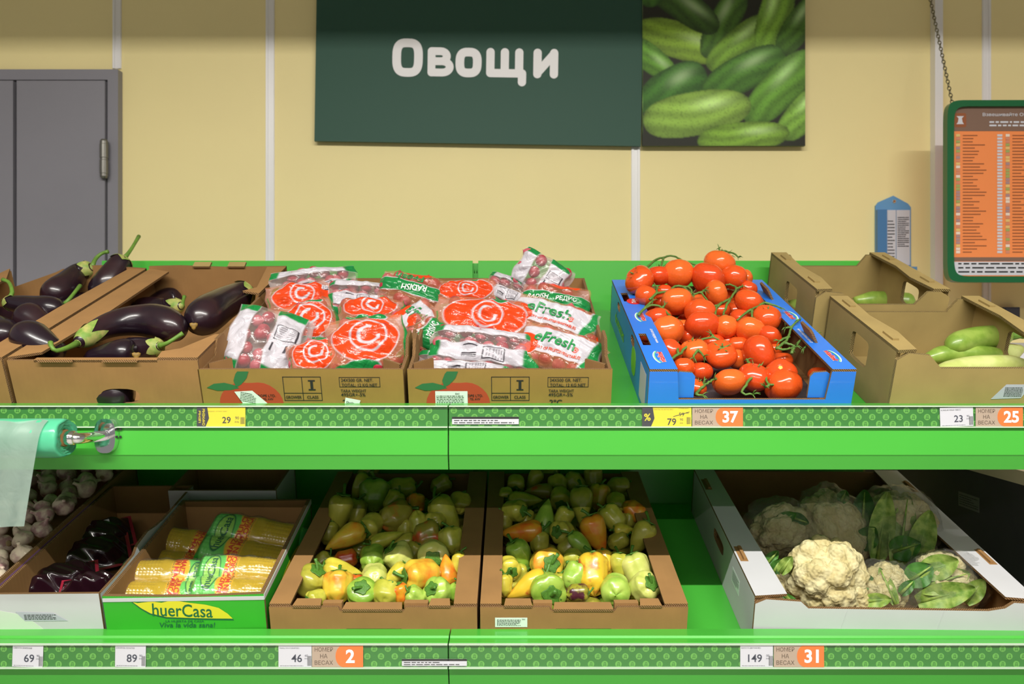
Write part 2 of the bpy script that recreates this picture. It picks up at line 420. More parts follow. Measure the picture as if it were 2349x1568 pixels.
# uprights with slots
x = at(1090.5, 600, BPY).x
slots_ = [rect(sd*.0032-.0012, sd*.0032+.0012, 1.50-.05*k-.012, 1.50-.05*k) for k in range(6) for sd in (-1, 1)]
panel('upright', rect(-.016, .016, 0, 1.516), [GREEN]*3, rack, RM @ T(x, BPY+.021, 0) @ FRONT, slots_, .002)
MB().box(x-.016, x-.014, BPY+.023, BPY+.06, 0, 1.516).box(x+.014, x+.016, BPY+.023, BPY+.06, 0, 1.516).box(x-.014, x+.014, BPY+.058, BPY+.06, 0, 1.516).build('upright_channel', [GREEN], rack, RM)
for x in (XA+.004, -1.124, XB-.02):
    rk('upright', MB().box(x, x+.016, BPY+.021, BPY+.06, 0, 1.50))
for a, n_ in ((UP, 'end_bracket'), (LO, 'end_bracket')):
    for x in (XA, (XE_UP if a is UP else XE_LO)-.003):
        d0 = a.O; d1 = a.O+a.v*.64
        rk(n_, MB().add(*prof_x([(d0.y+.01, d0.z-.02), (d1.y, d1.z-.02), (d1.y, d1.z-.14), (d0.y+.01, d0.z-.06)], x, x+.003)))
# printed rail insert: rows of discs with a letter, clear cover in front
dot = [(math.cos(2*PI*k/16), math.sin(2*PI*k/16)) for k in range(16)]
DV, DF, dtw, dth = text_geo('Д', .012)
def rail_print(z0, z1, x0, x1):
    mb1, mb2 = MB(), MB(); h = z1-z0; pitch = .0250; r = .0060
    rows = ((z0+h*.80, 0), (z0+h*.47, .5), (z0+h*.14, 0))
    for zc, sh in rows:
        n = int((x1-x0)/pitch)
        for i in range(n):
            x = x0+(i+.35+sh)*pitch
            if x > x1-r: continue
            pts = [(x+c*r, RY0+.0014, zc+s*r) for c, s in dot]
            mb1.add(pts, [tuple(range(16))])
            mb2.add([(x+v[0]/dth*.0068, RY0+.0009, zc+v[1]/dth*.0068) for v in DV], DF)
    return mb1, mb2
COVER = film_mat('rail_cover_film', (.75, .85, .75), attr=None, base_alpha=.02, rough=.10, bump=.08, bscale=9)
for z0, z1 in ((1.1455, 1.183), (.7075, .750)):
    for (x0, x1) in ((XA, XJ-g), (XJ+g, XE_UP if z0 > 1 else XE_LO)):
        a, b = rail_print(z0, z1, x0, x1)
        o = a.build('rail_dots', [GREEN_LT], rack, RM); o['kind'] = 'stuff'
        o = b.build('rail_letters', [GREEN_LETTER], rack, RM); o['kind'] = 'stuff'
        c = MB(); c.add([(x0, RY0-.0026, z0+.001), (x1, RY0-.0026, z0+.001), (x1, RY0-.0018, z0+.02), (x0, RY0-.0018, z0+.02), (x1, RY0-.0024, z1-.001), (x0, RY0-.0024, z1-.001)], [(0,1,2,3), (3,2,4,5)])
        c.build('rail_cover', [COVER], rack, RM)
        for zz in (z0-.0012, z1-.0008):
            MB().box(x0, x1, RY0-.0034, RY0+.002, zz, zz+.0022).build('rail_bead', [mat('rail_bead_clear', srgb(180, 200, 176), .15)], rack, RM)

# ------------------------------------------------------------------ price tags and scale-number cards in the rails
TAGY = RY0-.0004
def rx(px): return (px-CX)/FPX*TAGY
YELLOW = mat('tag_yellow', srgb(212, 198, 46), .5); ORANGE_P = mat('tag_orange', srgb(222, 112, 40), .5)
BEIGE = mat('tag_beige', srgb(170, 150, 132), .55); BROWN_T = mat('tag_brown_text', srgb(92, 72, 58), .6)
NAVY = mat('tag_navy_text', srgb(44, 46, 66), .6); TAG_DK = mat('tag_dark', srgb(52, 50, 58), .5)
RAILZ = {'u': (1.1465, 1.1815), 'l': (.7090, .7490)}
def tagbase(name, px0, px1, rail, m, label, cat, group, lean=0, hz=None):
    x0, x1 = rx(px0), rx(px1); z0, z1 = RAILZ[rail]
    if hz: z0, z1 = z0+hz[0], z0+hz[1]
    w, h = x1-x0, z1-z0
    e = empty(name, T((x0+x1)/2, TAGY, z0) @ RY(lean), label, cat, group)
    c = MB().box(-w/2, w/2, -.0004, 0, 0, h).build('card', [m], e)
    return e, w, h
def F2(x, z, y=-.0006, rot=0): return T(x, y, z) @ FRONT @ RZ(rot)
def white_tag(px0, px1, rail, title, price, kop, label, lean=0):
    e, w, h = tagbase('price_tag', px0, px1, rail, PAPER, label, 'price tag', 'white price tags in the shelf rails', lean)
    lettering(title, w*.6, h*.075, mat('grey_print', srgb(110, 110, 116), .6), e, F2(-w*.17, h*.86), name='title')
    lettering(price, None, h*.36, NAVY, e, F2(w*.05 if len(price) < 3 else -.05*w, h*.40), bold=.012, name='price')
    lettering(kop, None, h*.1, NAVY, e, F2(w*.34, h*.52), name='kopecks'); lettering('РУБ', None, h*.06, NAVY, e, F2(w*.34, h*.38), name='currency')
    barcode(w*.12, h*.45, mat('grey_print', (0, 0, 0)), e, F2(w*.43, h*.28, rot=0), seed=px0)
    textlines(w*.7, h*.05, 1, mat('grey_print', (0, 0, 0)), e, F2(-w*.1, h*.06), seed=px0)
def yellow_tag(px0, px1, rail, title, price, kop, flag, label, old=None):
    e, w, h = tagbase('price_tag', px0, px1, rail, YELLOW, label, 'price tag', 'yellow discount price tags')
    fw_ = w*.25
    flat('flag', [(-w/2, 0), (-w/2+fw_*.72, 0), (-w/2+fw_, h*.42), (-w/2+fw_*.85, h), (-w/2, h)], TAG_DK, e, F2(0, 0, -.0007))
    if old is None:
        lettering('ЦЕНЫ', h*.62, h*.13, YELLOW, e, F2(-w/2+fw_*.25, h*.5, -.0012, 90), bold=.02, name='flag_text')
        lettering('СНИЖЕНЫ', h*.86, h*.14, YELLOW, e, F2(-w/2+fw_*.56, h*.48, -.0012, 90), bold=.02, name='flag_text')
        lettering(price, None, h*.34, TAG_DK, e, F2(w*.11, h*.33), bold=.015, name='price')
        lettering(kop, None, h*.15, TAG_DK, e, F2(w*.33, h*.44), name='kopecks'); lettering('РУБ.', None, h*.085, TAG_DK, e, F2(w*.33, h*.23), name='currency')
    else:
        lettering('%', None, h*.38, YELLOW, e, F2(-w/2+fw_*.42, h*.48, -.0012), bold=.02, name='flag_text')
        lettering(price, None, h*.36, TAG_DK, e, F2(w*.10, h*.24), bold=.012, name='price')
        lettering(kop, None, h*.12, TAG_DK, e, F2(w*.30, h*.36), name='kopecks'); lettering('РУБ.', None, h*.06, TAG_DK, e, F2(w*.30, h*.17), name='currency')
        lettering(old, None, h*.2, TAG_DK, e, F2(w*.30, h*.62), name='old_price'); lettering('90', None, h*.09, TAG_DK, e, F2(w*.42, h*.70), name='old_kopecks')
        flat('strike', [(w*.13, h*.50), (w*.46, h*.74), (w*.46, h*.765), (w*.13, h*.525)], TAG_DK, e, F2(0, 0, -.0009))
        lettering('СТАРАЯ ЦЕНА', w*.2, h*.045, TAG_DK, e, F2(w*.34, h*.93), name='old_price_note')
    lettering(title, w*.42, h*.07, mat('olive_print', srgb(150, 140, 50), .6), e, F2(-w*.08, h*.88 if old else h*.78), name='title')
    barcode(w*.08, h*.36, TAG_DK, e, F2(w*.44, h*.3), seed=px0)
def scale_card(px0, px1, rail, num, label):
    e, w, h = tagbase('scale_number_card', px0, px1, rail, BEIGE, label, 'card', 'scale number cards in the shelf rails')
    c = [(w*.5, 0), (w*.5, h)]
    for k in range(15):
        a = PI/2+PI*k/14; c.append((w*.12+math.cos(a)*w*.16, h*.5+math.sin(a)*h*.5))
    flat('orange_half', c, ORANGE_P, e, F2(0, 0, -.0007))
    for s, zz, ww in (('НОМЕР', .80, .40), ('НА', .5, .16), ('ВЕСАХ', .2, .40)):
        lettering(s, w*ww*.9, h*.20, BROWN_T, e, F2(-w*.27, h*zz), bold=.006, name='wording')
    lettering(num, None, h*.62, LETTER_W, e, F2(w*.25, h*.5, -.0013), bold=.03, name='number')
def strip_tag(px0, px1, rail, hz, label):
    e, w, h = tagbase('printed_strip', px0, px1, rail, PAPER, label, 'label strip', 'long paper strips in the shelf rails', hz=hz)
    flat('strip_header', rect(-w/2, w*.5, h*.72, h), mat('grey_print', (0, 0, 0)), e, F2(0, 0, -.0007))
    textlines(w*.9, h*.6, 2, mat('grey_print', (0, 0, 0)), e, F2(-w*.02, h*.36, -.0008), seed=px0)
yellow_tag(452, 563, 'u', 'РЕДИС УПАК 500Г', '29', '90', None, 'yellow price tag reading 29 90 with a dark arrow flag')
strip_tag(1037, 1190, 'u', (.004, .0175), 'long white printed strip in the upper shelf rail')
yellow_tag(1473, 1586, 'u', 'ТОМАТЫ НА ВЕТКЕ ВЕС', '79', '90', '%', 'yellow price tag reading 79 90 with a percent flag', old='99')
scale_card(1588, 1704, 'u', '37', 'beige and orange scale number card reading 37')
white_tag(2157, 2233, 'u', 'КАБАЧКИ ВЕС', '23', '90', 'white price tag reading 23 under the courgettes', -2)
scale_card(2238, 2346, 'u', '25', 'beige and orange scale number card reading 25')
white_tag(28, 98, 'l', 'СВЕКЛА ВАРЕНАЯ', '69', '90', 'white price tag reading 69 under the beetroot box', 2)
white_tag(264, 334, 'l', 'КУКУРУЗА ПОЧАТКИ', '89', '90', 'white price tag reading 89 under the sweetcorn box', 1)
white_tag(639, 715, 'l', 'ПЕРЕЦ ГРУНТОВОЙ ВЕС', '46', '60', 'white price tag reading 46 under the pepper box')
scale_card(716, 833, 'l', '2', 'beige and orange scale number card reading 2')
strip_tag(922, 1071, 'l', (.002, .0145), 'long white printed strip in the lower shelf rail')
white_tag(1698, 1773, 'l', 'КАПУСТА ЦВЕТНАЯ ВЕС', '149', '00', 'white price tag reading 149 under the cauliflower box')
scale_card(1775, 1890, 'l', '31', 'beige and orange scale number card reading 31')

# ------------------------------------------------------------------ wall sign
sg = empty('vegetable_sign', T(at(1283, 335, 2.595).x, 2.595, at(1283, 335, 2.595).z), 'large dark green sign reading Овощи with a cucumber photograph', 'sign')
SGW = 2.595/FPX
def spx(px): return (px-1283)*SGW
sh = (340+150)*SGW
SIGNG = mat('sign_green', srgb(28, 74, 58), .6)
tp = T(spx(1470), 0, 0) @ RY(.9)
w_ = (1470-721)*SGW
MB().box(-w_, 0, 0, .01, 0, sh+.02).build('text_board', [SIGNG], sg, tp)
def stroke(pts, r, closed=False):
    """round-ended brush stroke of radius r along pts, as one flat shape"""
    mb = MB(); q = list(pts)+([pts[0]] if closed else [])
    for (a, b) in zip(q[:-1], q[1:]):
        dx, dy = b[0]-a[0], b[1]-a[1]; L_ = math.hypot(dx, dy); nx, ny = -dy/L_*r, dx/L_*r
        mb.add([(a[0]-nx, a[1]-ny, 0), (b[0]-nx, b[1]-ny, 0), (b[0]+nx, b[1]+ny, 0), (a[0]+nx, a[1]+ny, 0)], [(0, 1, 2, 3)])
    for c in q:
        mb.add([(c[0]+r*math.cos(2*PI*k/20), c[1]+r*math.sin(2*PI*k/20), 0) for k in range(20)], [tuple(range(20))])
    return mb
def oline(cx, cy, rx_, ry_, p=2.8, n=36): return oval(cx, cy, rx_, ry_, n, p)
def arcp(cx, cy, rx_, ry_, a0, a1, n=12): return [(cx+rx_*math.cos(RAD(a0+(a1-a0)*k/n)), cy+ry_*math.sin(RAD(a0+(a1-a0)*k/n))) for k in range(n+1)]
# letter strokes in picture pixels right of the board's left part, y up from the baseline
LET = [([oline(932, 42, 25, 34, 3.2)], True, 10), ([oline(1072, 33, 20, 24, 3)], True, 10)]
LET += [([[(987, 9), (987, 58)], [(987, 58), (1005, 58)]+arcp(1008, 46.5, 14, 11.5, 90, -90)+[(987, 35)], [(1010, 35)]+arcp(1012, 22, 17, 13, 90, -90)+[(987, 9)]], False, 9)]
LET += [([[(1122, 58), (1122, 10), (1195, 10), (1195, -10)], [(1155, 58), (1155, 10)], [(1188, 58), (1188, 10)]], False, 9.5)]
LET += [([[(1230, 9), (1230, 58)], [(1230, 12), (1268, 56)], [(1268, 58), (1268, 9)]], False, 9.5)]
for strokes, closed, r in LET:
    mb = MB()
    for pts in strokes:
        q = stroke([((x-1470)*SGW, (y+152)*SGW) for x, y in pts], r*SGW, closed)
        for f in q.F: mb.add([(q.V[i][0], q.V[i][1], len(mb.F)*.00002) for i in f], [tuple(range(len(f)))])   # paint layers, one over the other
    mb.build('letter', [LETTER_W], sg, tp @ T(0, -.001, 0) @ FRONT)
for s in (-.42, .42):
    MB().box(s*1.3-.004, s*1.3+.004, 0, .008, sh, 3.25-sg.location.z).build('hanger_rod', [CHROME], sg)
# printed cucumber photograph: colours of the print, on a fine grid
def cucumber_print():
    x0, x1 = 1473, 1846; nx, ny = 187, 246; Wp = (x1-x0)*SGW
    px = np.linspace(x0, x1, nx); py = np.linspace(-150, 336, ny); PX, PY = np.meshgrid(px, py)
    C = np.zeros((ny, nx, 3)); C[:] = srgb(30, 32, 18); D = np.full((ny, nx), -9.)
    rnd = np.random.RandomState(4)
    cuc = [(1560,95,110,42,-18,(130,165,50)),(1660,50,90,34,60,(70,110,30)),(1560,10,110,36,-35,(60,95,28)),(1700,100,95,38,40,(110,150,46)),
           (1775,40,95,38,75,(120,165,52)),(1830,60,80,32,55,(70,110,30)),(1490,135,70,30,-40,(90,140,40)),
           (1545,205,86,50,28,(60,110,34)),(1710,165,104,42,27,(72,120,36)),(1790,200,110,44,48,(96,146,46)),(1842,260,80,36,50,(120,165,60)),
           (1590,262,125,50,10,(140,178,70)),(1700,315,105,34,4,(120,160,50)),(1640,-70,110,42,20,(90,140,40)),(1780,-80,110,42,-30,(110,150,46)),(1520,-80,100,40,70,(70,120,36))]
    for i, (cx, cy, a, b, ang, col) in enumerate(cuc):
        t = RAD(ang); dx, dy = PX-cx, PY-cy
        u = (dx*math.cos(t)-dy*math.sin(t))/a; v = (dx*math.sin(t)+dy*math.cos(t))/b
        u += .06*np.sin(v*1.5+i)
        q = np.abs(u)**2.6+np.abs(v)**2.2; ins = q < 1
        nz = np.sqrt(np.clip(1-q, 0, 1)); lum = .25+.85*nz**.8*(1-.35*v)
        st = .82+.18*np.sin(v*9+2*np.sin(u*3+i)); sp = 1-.45*(rnd.rand(ny, nx) > .86)*(rnd.rand(ny, nx) > .3)
        base = np.array(srgb(*col))*1.25; hl = np.exp(-((u-.3)**2*9+(v+.35)**2*14))
        c = base*(lum*st*sp)[..., None]+.35*hl[..., None]*np.array((.8, 1, .6))
        C[ins] = c[ins]
    C = (C+np.roll(C, 1, 0)+np.roll(C, 1, 1)+np.roll(np.roll(C, 1, 0), 1, 1))/4
    V = [((x-x0)*SGW, 0, (336-y)*SGW) for y in py for x in px]
    F = [(j*nx+i, (j+1)*nx+i, (j+1)*nx+i+1, j*nx+i+1) for j in range(ny-1) for i in range(nx-1)]
    me = mesh('print', V, F, [attr_mat('photo_print', .65)])
    ca = me.color_attributes.new('Col', 'FLOAT_COLOR', 'POINT')
    A = np.ones((ny*nx, 4)); A[:, :3] = np.clip(C.reshape(-1, 3), 0, 1); ca.data.foreach_set('color', A.ravel())
    return me, Wp
me, Wp = cucumber_print()
MB().box(0, Wp, .001, .012, 0, (336+150)*SGW).build('photo_board', [mat('board_edge', srgb(70, 90, 50), .6)], sg, T(spx(1473), -.004, 0))
obj('photo_print', me, sg, T(spx(1473), -.0045, 0))

# ------------------------------------------------------------------ things on the wall
p0, p1 = at(2010, 615, WALL_Y-.012), at(2091, 448, WALL_Y-.012)
ww, hh = p1.x-p0.x, p1.z-p0.z
e = empty('document_holder', T((p0.x+p1.x)/2, WALL_Y, p0.z), 'blue plastic document holder with white papers on the yellow wall', 'holder')
BLUEP = mat('blue_plastic', srgb(96, 150, 196), .4)
panel('back_plate', [(-ww/2, 0), (ww/2, 0), (ww/2, hh*.84), (ww*.42, hh*.89), (0, hh), (-ww*.42, hh*.91), (-ww/2, hh*.86)], [BLUEP]*3, e, T(0, -.008, 0) @ FRONT, t=.007)
MB().box(-ww/2, -ww*.23, -.022, -.008, 0, hh*.8).build('side_pocket', [mat('blue_plastic_deep', srgb(66, 118, 168), .4)], e)
MB().box(-ww*.5, ww*.6, -.026, -.008, -.008, .004).build('bottom_ledge', [BLUEP], e)
MB().box(-ww*.21, ww*.06, -.011, -.008, .01, hh*.80).build('paper', [PAPER], e)
MB().box(ww*.08, ww*.46, -.011, -.008, .01, hh*.80).build('paper', [PAPER], e)
GP = mat('grey_print', (0, 0, 0))
textlines(ww*.2, hh*.62, 14, GP, e, F2(-ww*.075, hh*.36, -.0114), 3); textlines(ww*.32, hh*.42, 16, GP, e, F2(ww*.27, hh*.5, -.0114), 5, .5)
V, F = lathe([(.0001, 0), (.006, 0), (.006, .002), (.003, .004), (.0001, .004)], 14)
obj('screw', mesh('screw', V, F, [CHROME]), e, T(ww*.02, -.008, hh*.92) @ RX(90))

BY = 2.36
p0, p1 = at(2168, 648, BY), at(2494, 232, BY); ww, hh = p1.x-p0.x, p1.z-p0.z
e = empty('price_list_board', T((p0.x+p1.x)/2, BY, p0.z), 'orange printed price list board in a rounded green frame hanging by a chain', 'notice board')
FG = mat('frame_green', srgb(14, 92, 50), .3, coat=.3)
panel('frame', oval(0, hh/2, ww/2, hh/2, 48, 16), [FG]*3, e, T(0, -.012, 0) @ FRONT, holes=[oval(0, hh/2, ww/2-.020, hh/2-.018, 48, 16)], t=.024)
MB().box(-ww/2+.015, ww/2-.015, 0, .004, .014, hh-.014).build('poster', [mat('poster_orange', srgb(232, 134, 72), .5)], e)
iw = ww/2-.020
flat('poster_header', rect(-iw, iw, hh*.835, hh-.016), mat('poster_brown', srgb(120, 92, 76), .5), e, F2(0, 0, -.0008))
flat('poster_footer', rect(-iw, iw, .022, hh*.115), PAPER, e, F2(0, 0, -.0008))
flat('poster_rule', rect(-iw, iw, hh*.118, hh*.14), mat('poster_brown', (0, 0, 0)), e, F2(0, 0, -.0008))
PDK = mat('poster_text', srgb(140, 78, 40), .6)
for k in range(3): textlines(iw*1.6, .006, 1, GP, e, F2(-.02, .032+.012*k, -.0014), k+40, .7)
icx = -iw+.022
colr = random.Random(8)
ICM = [mat('icon_%s' % n, srgb(*c), .6) for n, c in (('green', (150, 160, 90)), ('yellow', (216, 180, 110)), ('white', (222, 206, 190)), ('red', (200, 130, 100)), ('violet', (160, 130, 130)))]
for colx in (-iw+.018, -iw+.165):
    mbs = [MB() for _ in ICM]; mb2 = MB(); mb3 = MB()
    n = 38; zz0, zz1 = hh*.16, hh*.82
    for k in range(n):
        z = zz1-(k+.5)*(zz1-zz0)/n; hgt = (zz1-zz0)/n*.42
        mbs[colr.randrange(5)].add([(colx-.006, z-hgt, 0), (colx+.006, z-hgt, 0), (colx+.006, z+hgt, 0), (colx-.006, z+hgt, 0)], [(0, 1, 2, 3)])
        l = colr.uniform(.025, .075); mb2.add([(colx+.014, z-hgt*.4, 0), (colx+.014+l, z-hgt*.4, 0), (colx+.014+l, z+hgt*.3, 0), (colx+.014, z+hgt*.3, 0)], [(0, 1, 2, 3)])
        mb3.add([(colx+.116, z-hgt*.8, 0), (colx+.131, z-hgt*.8, 0), (colx+.131, z+hgt*.8, 0), (colx+.116, z+hgt*.8, 0)], [(0, 1, 2, 3)])
    for mb, m in zip(mbs, ICM):
        if mb.F: mb.build('list_icons', [m], e, F2(0, 0, -.0009))['kind'] = 'stuff'
    mb2.build('list_lines', [PDK], e, F2(0, 0, -.0009))['kind'] = 'stuff'; mb3.build('list_codes', [PAPER], e, F2(0, 0, -.0009))['kind'] = 'stuff'
lettering('Взвешивайте ОВОЩИ и ФРУКТЫ', .26, .012, PAPER, e, F2(.03, hh*.925, -.0014), bold=.01, name='heading')
textlines(.22, .02, 2, PAPER, e, F2(.03, hh*.875, -.0014), 9, .5)
flat('scale_logo', oval(-iw+.024, hh*.895, .018, .021, 24, 8), mat('poster_text', (0, 0, 0)), e, F2(0, 0, -.0012))
flat('scale_logo_mark', [(-iw+.013, hh*.873), (-iw+.035, hh*.873), (-iw+.031, hh*.884), (-iw+.029, hh*.905), (-iw+.035, hh*.917), (-iw+.013, hh*.917), (-iw+.019, hh*.905), (-iw+.017, hh*.884)], PAPER, e, F2(0, 0, -.0016))
# chain up to the pipe
c0 = at(2184, 234, BY); c1 = at(2126, -40, WALL_Y-.03)
link_ = []
for k in range(13):
    a = 2*PI*k/12; link_.append((.0045*math.cos(a), 0, .0085*math.sin(a)))
lv, lf = tube(link_, [.0013]*13, 6, False)
d = (c1-c0); nl = int(d.length/.0135); mb = MB()
for i in range(nl+1):
    Mx = zmat(c0+d*(i/nl), d, 90*(i % 2)); mb.add([Mx @ v for v in lv], lf)
ch = mb.build('chain', [mat('chain_steel', srgb(130, 125, 105), .35, metal=.8)], None, None, True)
ch.parent = e; ch.matrix_parent_inverse = e.matrix_world.inverted()
p0, p1 = at(2290, 722, WALL_Y), at(2326, 705, WALL_Y)
e = empty('wall_socket_box', T((p0.x+p1.x)/2, WALL_Y, p0.z), 'small dark grey box mounted on the yellow wall', 'box')
MB().box(-.026, .026, -.03, 0, -.05, p1.z-p0.z).build('housing', [mat('socket_dark', srgb(62, 62, 74), .5)], e)
MB().box(-.021, .021, -.033, -.03, -.045, p1.z-p0.z-.005).build('cover', [mat('socket_cover', srgb(74, 74, 86), .4)], e)

# dark counter beyond the end of the rack, with a scale on it
cz = .992
e = empty('side_counter', T(1.13, 1.6, 0), 'dark grey counter with a cream top beyond the rack end', 'counter')
CD = mat('counter_dark', srgb(58, 58, 60), .6, noise_amt=.1)
MB().box(0, .8, 0, .95, .08, cz).build('body', [CD], e)
MB().box(.03, .8, .03, .95, 0, .08).build('plinth', [BLACK], e)
MB().box(-.03, .83, -.03, .97, cz, cz+.03).build('worktop', [mat('counter_cream', srgb(206, 190, 160), .5)], e)
for k in range(3): MB().box(.02+.26*k, .26+.26*k, -.012, 0, .1, cz-.02).build('front_panel', [CD], e)
flat('sticker', rect(-.045, .045, -.018, .018), mat('sticker_grey', srgb(120, 120, 118), .5), e, T(-.0006, .37, .905) @ LEFT @ RZ(0))
textlines(.08, .028, 5, BLACK, e, T(-.0012, .37, .905) @ LEFT, 11)
s_ = at(2325, 786, 2.0)
e = empty('weighing_scale', T(s_.x+.13, 2.0, cz+.03), 'grey weighing scale standing on the dark side counter', 'scale')
GS = mat('scale_grey', srgb(150, 148, 144), .45)
hS = s_.z-cz-.03
MB().box(-.13, .13, -.10, .12, 0, .09).build('body', [GS], e)
MB().box(-.02, .02, .08, .11, .09, hS-.04).build('column', [GS], e)
MB().box(-.13, .13, .06, .13, hS-.10, hS).build('display_head', [GS], e)
MB().box(-.14, .14, -.11, .05, .09, .10).build('weighing_plate', [CHROME], e)
MB().box(-.11, .11, .056, .06, hS-.085, hS-.02).build('display', [PAPER], e)

# ------------------------------------------------------------------ cardboard boxes
class Box: pass
def carton(name, label, cat, D, X, v0, w, l, h, yaw=0, mats=(CARD, CARD_IN, EDGE), t=.006, front=None, back=None, left=None, right=None,
           fh=(), bh=(), lh=(), rh=(), w2=0, group='cardboard vegetable boxes', taper=0):
    """open box, local x across, y up the shelf, z off the shelf; walls are panels with their own outlines and holes"""
    b = Box(); b.M = D.M(X, v0, .0005, yaw); b.w, b.l, b.h = w, l, h; b.D = D
    e = b.e = empty(name, b.M, label, cat, group); hw = w/2
    o, i, ed = mats; oi = [o, i, ed]; b.mats = oi
    MB().box(-hw+t, hw-t, t, l-t, 0, .005).build('bottom', [i], e)
    panel('front_wall', front or rect(-hw, hw, 0, h), oi, e, FRONT, fh, t)
    panel('back_wall', back or rect(-hw, hw, 0, h), oi, e, T(0, l, 0) @ BACK, bh, t)
    panel('side_wall', left or rect(-l+t, -t, 0, h), oi, e, T(-hw, 0, 0) @ LEFT, lh, t)     # local x: -y
    panel('side_wall', right or rect(t, l-t, 0, h), oi, e, T(hw, 0, 0) @ RIGHT, rh, t)
    return b
def flange(b, outline, z=None, mats=None, name='top_flange', holes=(), t=.005):
    m = mats or [b.mats[0]]*2+[b.mats[2]]
    return panel(name, outline, m, b.e, T(0, 0, (z if z is not None else b.h)+t), holes, t)
# notch helper: wall outline with tabs/dips along its top; pts = [(x, z), ...] along the top from right to left
def topped(x0, x1, pts): return [(x0, 0), (x1, 0)]+pts

# -- two aubergine boxes
w, l, h = .355, .63, .125
bxB = carton('aubergine_box', 'brown open carton holding aubergines, beside the radish boxes', 'box', UP, -.763, .012, w, l, h,
    fh=[oval(.022, .052, .037, .0155)], back=topped(-w/2, w/2, [(w/2, h+.012), (.10, h+.014), (-.02, h+.010), (-w/2, h+.012)]))
hw = w/2
flange(bxB, [(-hw, .004), (-hw+.050, .03), (-hw+.062, .25), (-hw+.060, .60), (-hw, l)], name='top_flange')
flange(bxB, [(hw-.075, .002), (hw, .002), (hw, .13), (hw-.012, .13), (hw-.05, .05), (hw-.08, .035)])
flange(bxB, [(hw-.045, l-.22), (hw, l-.24), (hw, l), (hw-.05, l), (hw-.02, l-.19)], z=h+.006)
flange(bxB, rect(-hw+.05, hw-.075, .0, .012), z=h-.004)
TAB = [OLIVE, CARD, EDGE]
for x in (-.085, .035):
    panel('tuck_tab', [(x-.033, 0), (x+.033, 0), (x+.026, .016), (x-.026, .016)], TAB, bxB.e, T(0, -.004, h+.003) @ RX(-28), (), .005)
for x in (-.04, .05):
    panel('tuck_tab', [(x-.022, 0), (x+.022, 0), (x+.022, .02), (x-.022, .02)], TAB, bxB.e, T(0, l-.012, h+.014) @ RX(20), (), .005)
bxA = carton('aubergine_box', 'brown open carton holding aubergines, with torn back wall, in front of the door', 'box', UP, -1.128, .012, w, l, h,
    back=topped(-w/2, w/2, [(w/2, h-.045), (.06, h-.005), (.04, h+.004), (-.03, h+.006), (-.035, h+.014), (-.07, h+.014), (-w/2, h+.006)]))
flange(bxA, [(hw-.05, .004), (hw, .004), (hw, l), (hw-.045, l), (hw-.055, .3)])
flange(bxA, [(-hw, .004), (-hw+.05, .004), (-hw+.05, l-.1), (-hw, l)])
flange(bxA, rect(-hw+.05, hw-.05, 0, .014), z=h-.004)

